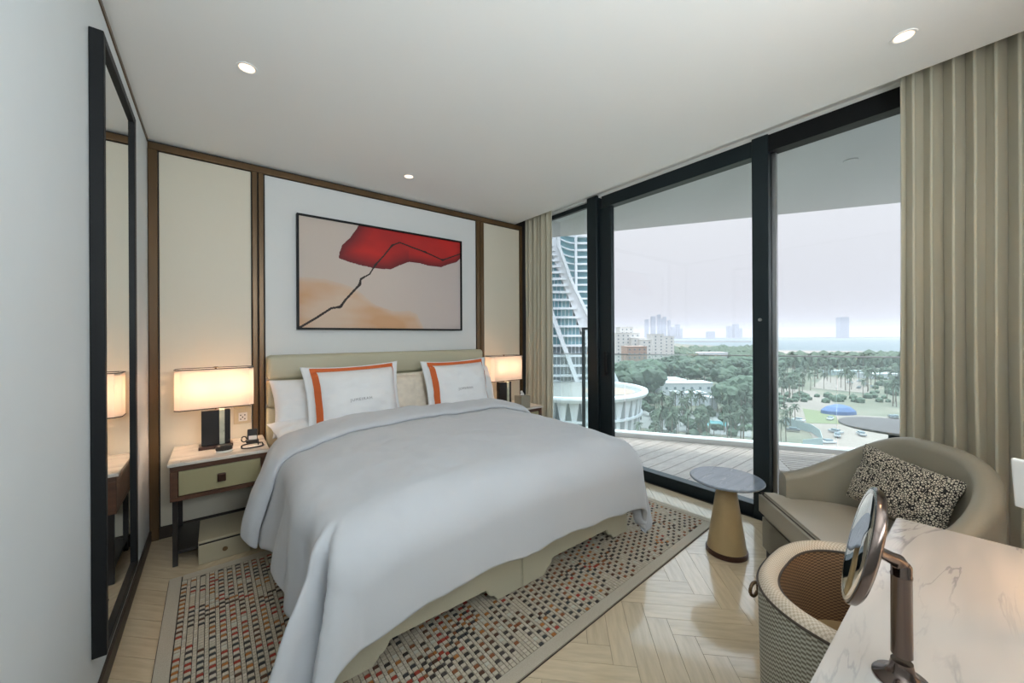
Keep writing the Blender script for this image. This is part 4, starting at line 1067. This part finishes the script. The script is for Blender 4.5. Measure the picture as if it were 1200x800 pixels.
def palm_proto(seed):
    rn = random.Random(seed); t = thing('palm_tree', None, 'tree'); tr = B(); tube(tr, [(0, 0, 0), (.02, .01, .5), (0, 0, 1.0)], [.035, .025, .022], 6); ob('trunk', tr, m_bark, t)
    f = B()
    for k in range(26):
        a = rn.uniform(0, 2 * PI); el = rn.uniform(-.5, 1.2); L = rn.uniform(.34, .44); prev = None
        for i in range(6):
            q = i / 5; r = L * q * math.cos(el * (1 - q * .6)); z = 1.0 + L * math.sin(el) * q - .28 * q * q
            w = .05 * (1 - q) ** .6 * (q + .25) ** .3 + .004
            c_ = Vector((r * math.cos(a), r * math.sin(a), z)); sd = Vector((-math.sin(a), math.cos(a), -.35)) * w
            cur = (f.verts.new(c_ - sd), f.verts.new(c_ + Vector((0, 0, .012))), f.verts.new(c_ + sd - Vector((0, 0, 2 * sd.z)) * 0))
            if prev: f.faces.new((prev[0], prev[1], cur[1], cur[0])); f.faces.new((prev[1], prev[2], cur[2], cur[1]))
            prev = cur
    ob('fronds', f, m_palm, t); return t
palms = [palm_proto(s) for s in (1, 2, 3)]
for p in protos + palms: p['used'] = 0
def plant(proto, v, s, rz, lab, grp):
    if not proto['used']: o = proto; proto['used'] = 1
    else: o = copy_tree(proto)
    o.location = v; o.scale = s; o.rotation_euler = (0, 0, rz); o['label'] = lab; o['group'] = grp
rt = random.Random(12); nT = 0
def row(n, px0, px1, d0, d1, hmin, hmax, kind, lab, grp, avoid=lambda p, d: False):
    for _ in range(n):
        for tr_ in range(30):
            px, d = rt.uniform(px0, px1), rt.uniform(d0, d1)
            if not avoid(px, d): break
        h = rt.uniform(hmin, hmax); v = gnd(px, d)
        if kind == 'b': plant(rt.choice(protos), v, (h * .42, h * .42, h * .5), rt.uniform(0, 6), lab, grp)
        else: plant(rt.choice(palms), v, (h * .62, h * .62, h), rt.uniform(0, 6), lab, grp)
av = lambda p, d: (765 < p < 845 and 175 < d < 262) or (808 < p < 858 and 143 < d < 158)
row(55, 712, 775, 195, 300, 12, 20, 'b', 'big round dark green tree in the wooded park behind the podium', 'park trees behind the podium', av)
row(60, 770, 885, 262, 420, 9, 15, 'b', 'dark green tree in the park between the clubhouse and the pavilion', 'park trees beyond the clubhouse', lambda p, d: 800 < p < 865 and d > 340)
row(14, 838, 885, 165, 255, 13, 19, 'b', 'tall bushy tree standing right of the clubhouse', 'trees right of the clubhouse')
row(85, 712, 885, 122, 180, 6, 10, 'p', 'slender palm among the gardens just below the balcony rail', 'garden palms below the rail', lambda p, d: p < 765 and d > 126 and d > 118 or av(p, d))
row(16, 636, 770, 98, 118, 5, 8, 'p', 'palm at the foot of the round podium', 'palms at the podium')
row(60, 900, 1075, 300, 430, 9, 15, 'p', 'palm in the dense grove between the beach and the service buildings', 'beach grove palms')
row(64, 900, 1075, 175, 300, 9, 13, 'p', 'palm standing around the sandy clearing and building site', 'palms round the building site', lambda p, d: 940 < p < 1010 and d < 215)
row(10, 900, 935, 118, 150, 6, 9, 'p', 'bushy palm in the near left corner of the building site', 'near palms of the site')
row(22, 900, 1075, 430, 520, 8, 11, 'b', 'small round tree on the shore behind the palm grove', 'shore trees')
row(24, 705, 795, 300, 350, 9, 13, 'b', 'dark green tree in front of the beige resort blocks', 'trees before the resort')
row(34, 745, 885, 128, 195, 4, 7, 'b', 'low round garden tree beside the pool below the rail', 'garden trees by the pool', av)
# far canopy: countless distant trees
fc = B(); rn = random.Random(4)
for _ in range(1500):
    px = rn.uniform(705, 1080); d = rn.choice((rn.uniform(400, 700), rn.uniform(600, 1000)))
    if 812 < px < 856 and 420 < d < 545: continue
    if px > 885 and d > 530 or (px < 800 and 340 < d < 505): continue
    if px > 780 and d > 900: continue
    v = gnd(px, d); s = rn.uniform(5, 9)
    r = bmesh.ops.create_icosphere(fc, subdivisions=1, radius=s)
    for q in r['verts']: q.co = Vector((q.co.x * rn.uniform(.8, 1.2), q.co.y, q.co.z * .9)) + v + Vector((0, 0, s * .8))
for _ in range(900):
    px = rn.uniform(705, 1080); d = rn.uniform(125, 420)
    if av(px, d) or (px > 895 and d < 190) or (640 < px < 765 and d < 190) or (945 < px < 1020 and 215 < d < 320): continue
    v = gnd(px, d); s = rn.uniform(1.2, 2.6)
    r = bmesh.ops.create_icosphere(fc, subdivisions=1, radius=s)
    for q in r['verts']: q.co = Vector((q.co.x * rn.uniform(.8, 1.4), q.co.y, q.co.z * .9)) + v + Vector((0, 0, s * .5))
o = ob('distant_woodland', fc, m_leaf); tag(o, 'far green woodland and shrubs spreading to the shore', 'trees', kind='stuff')
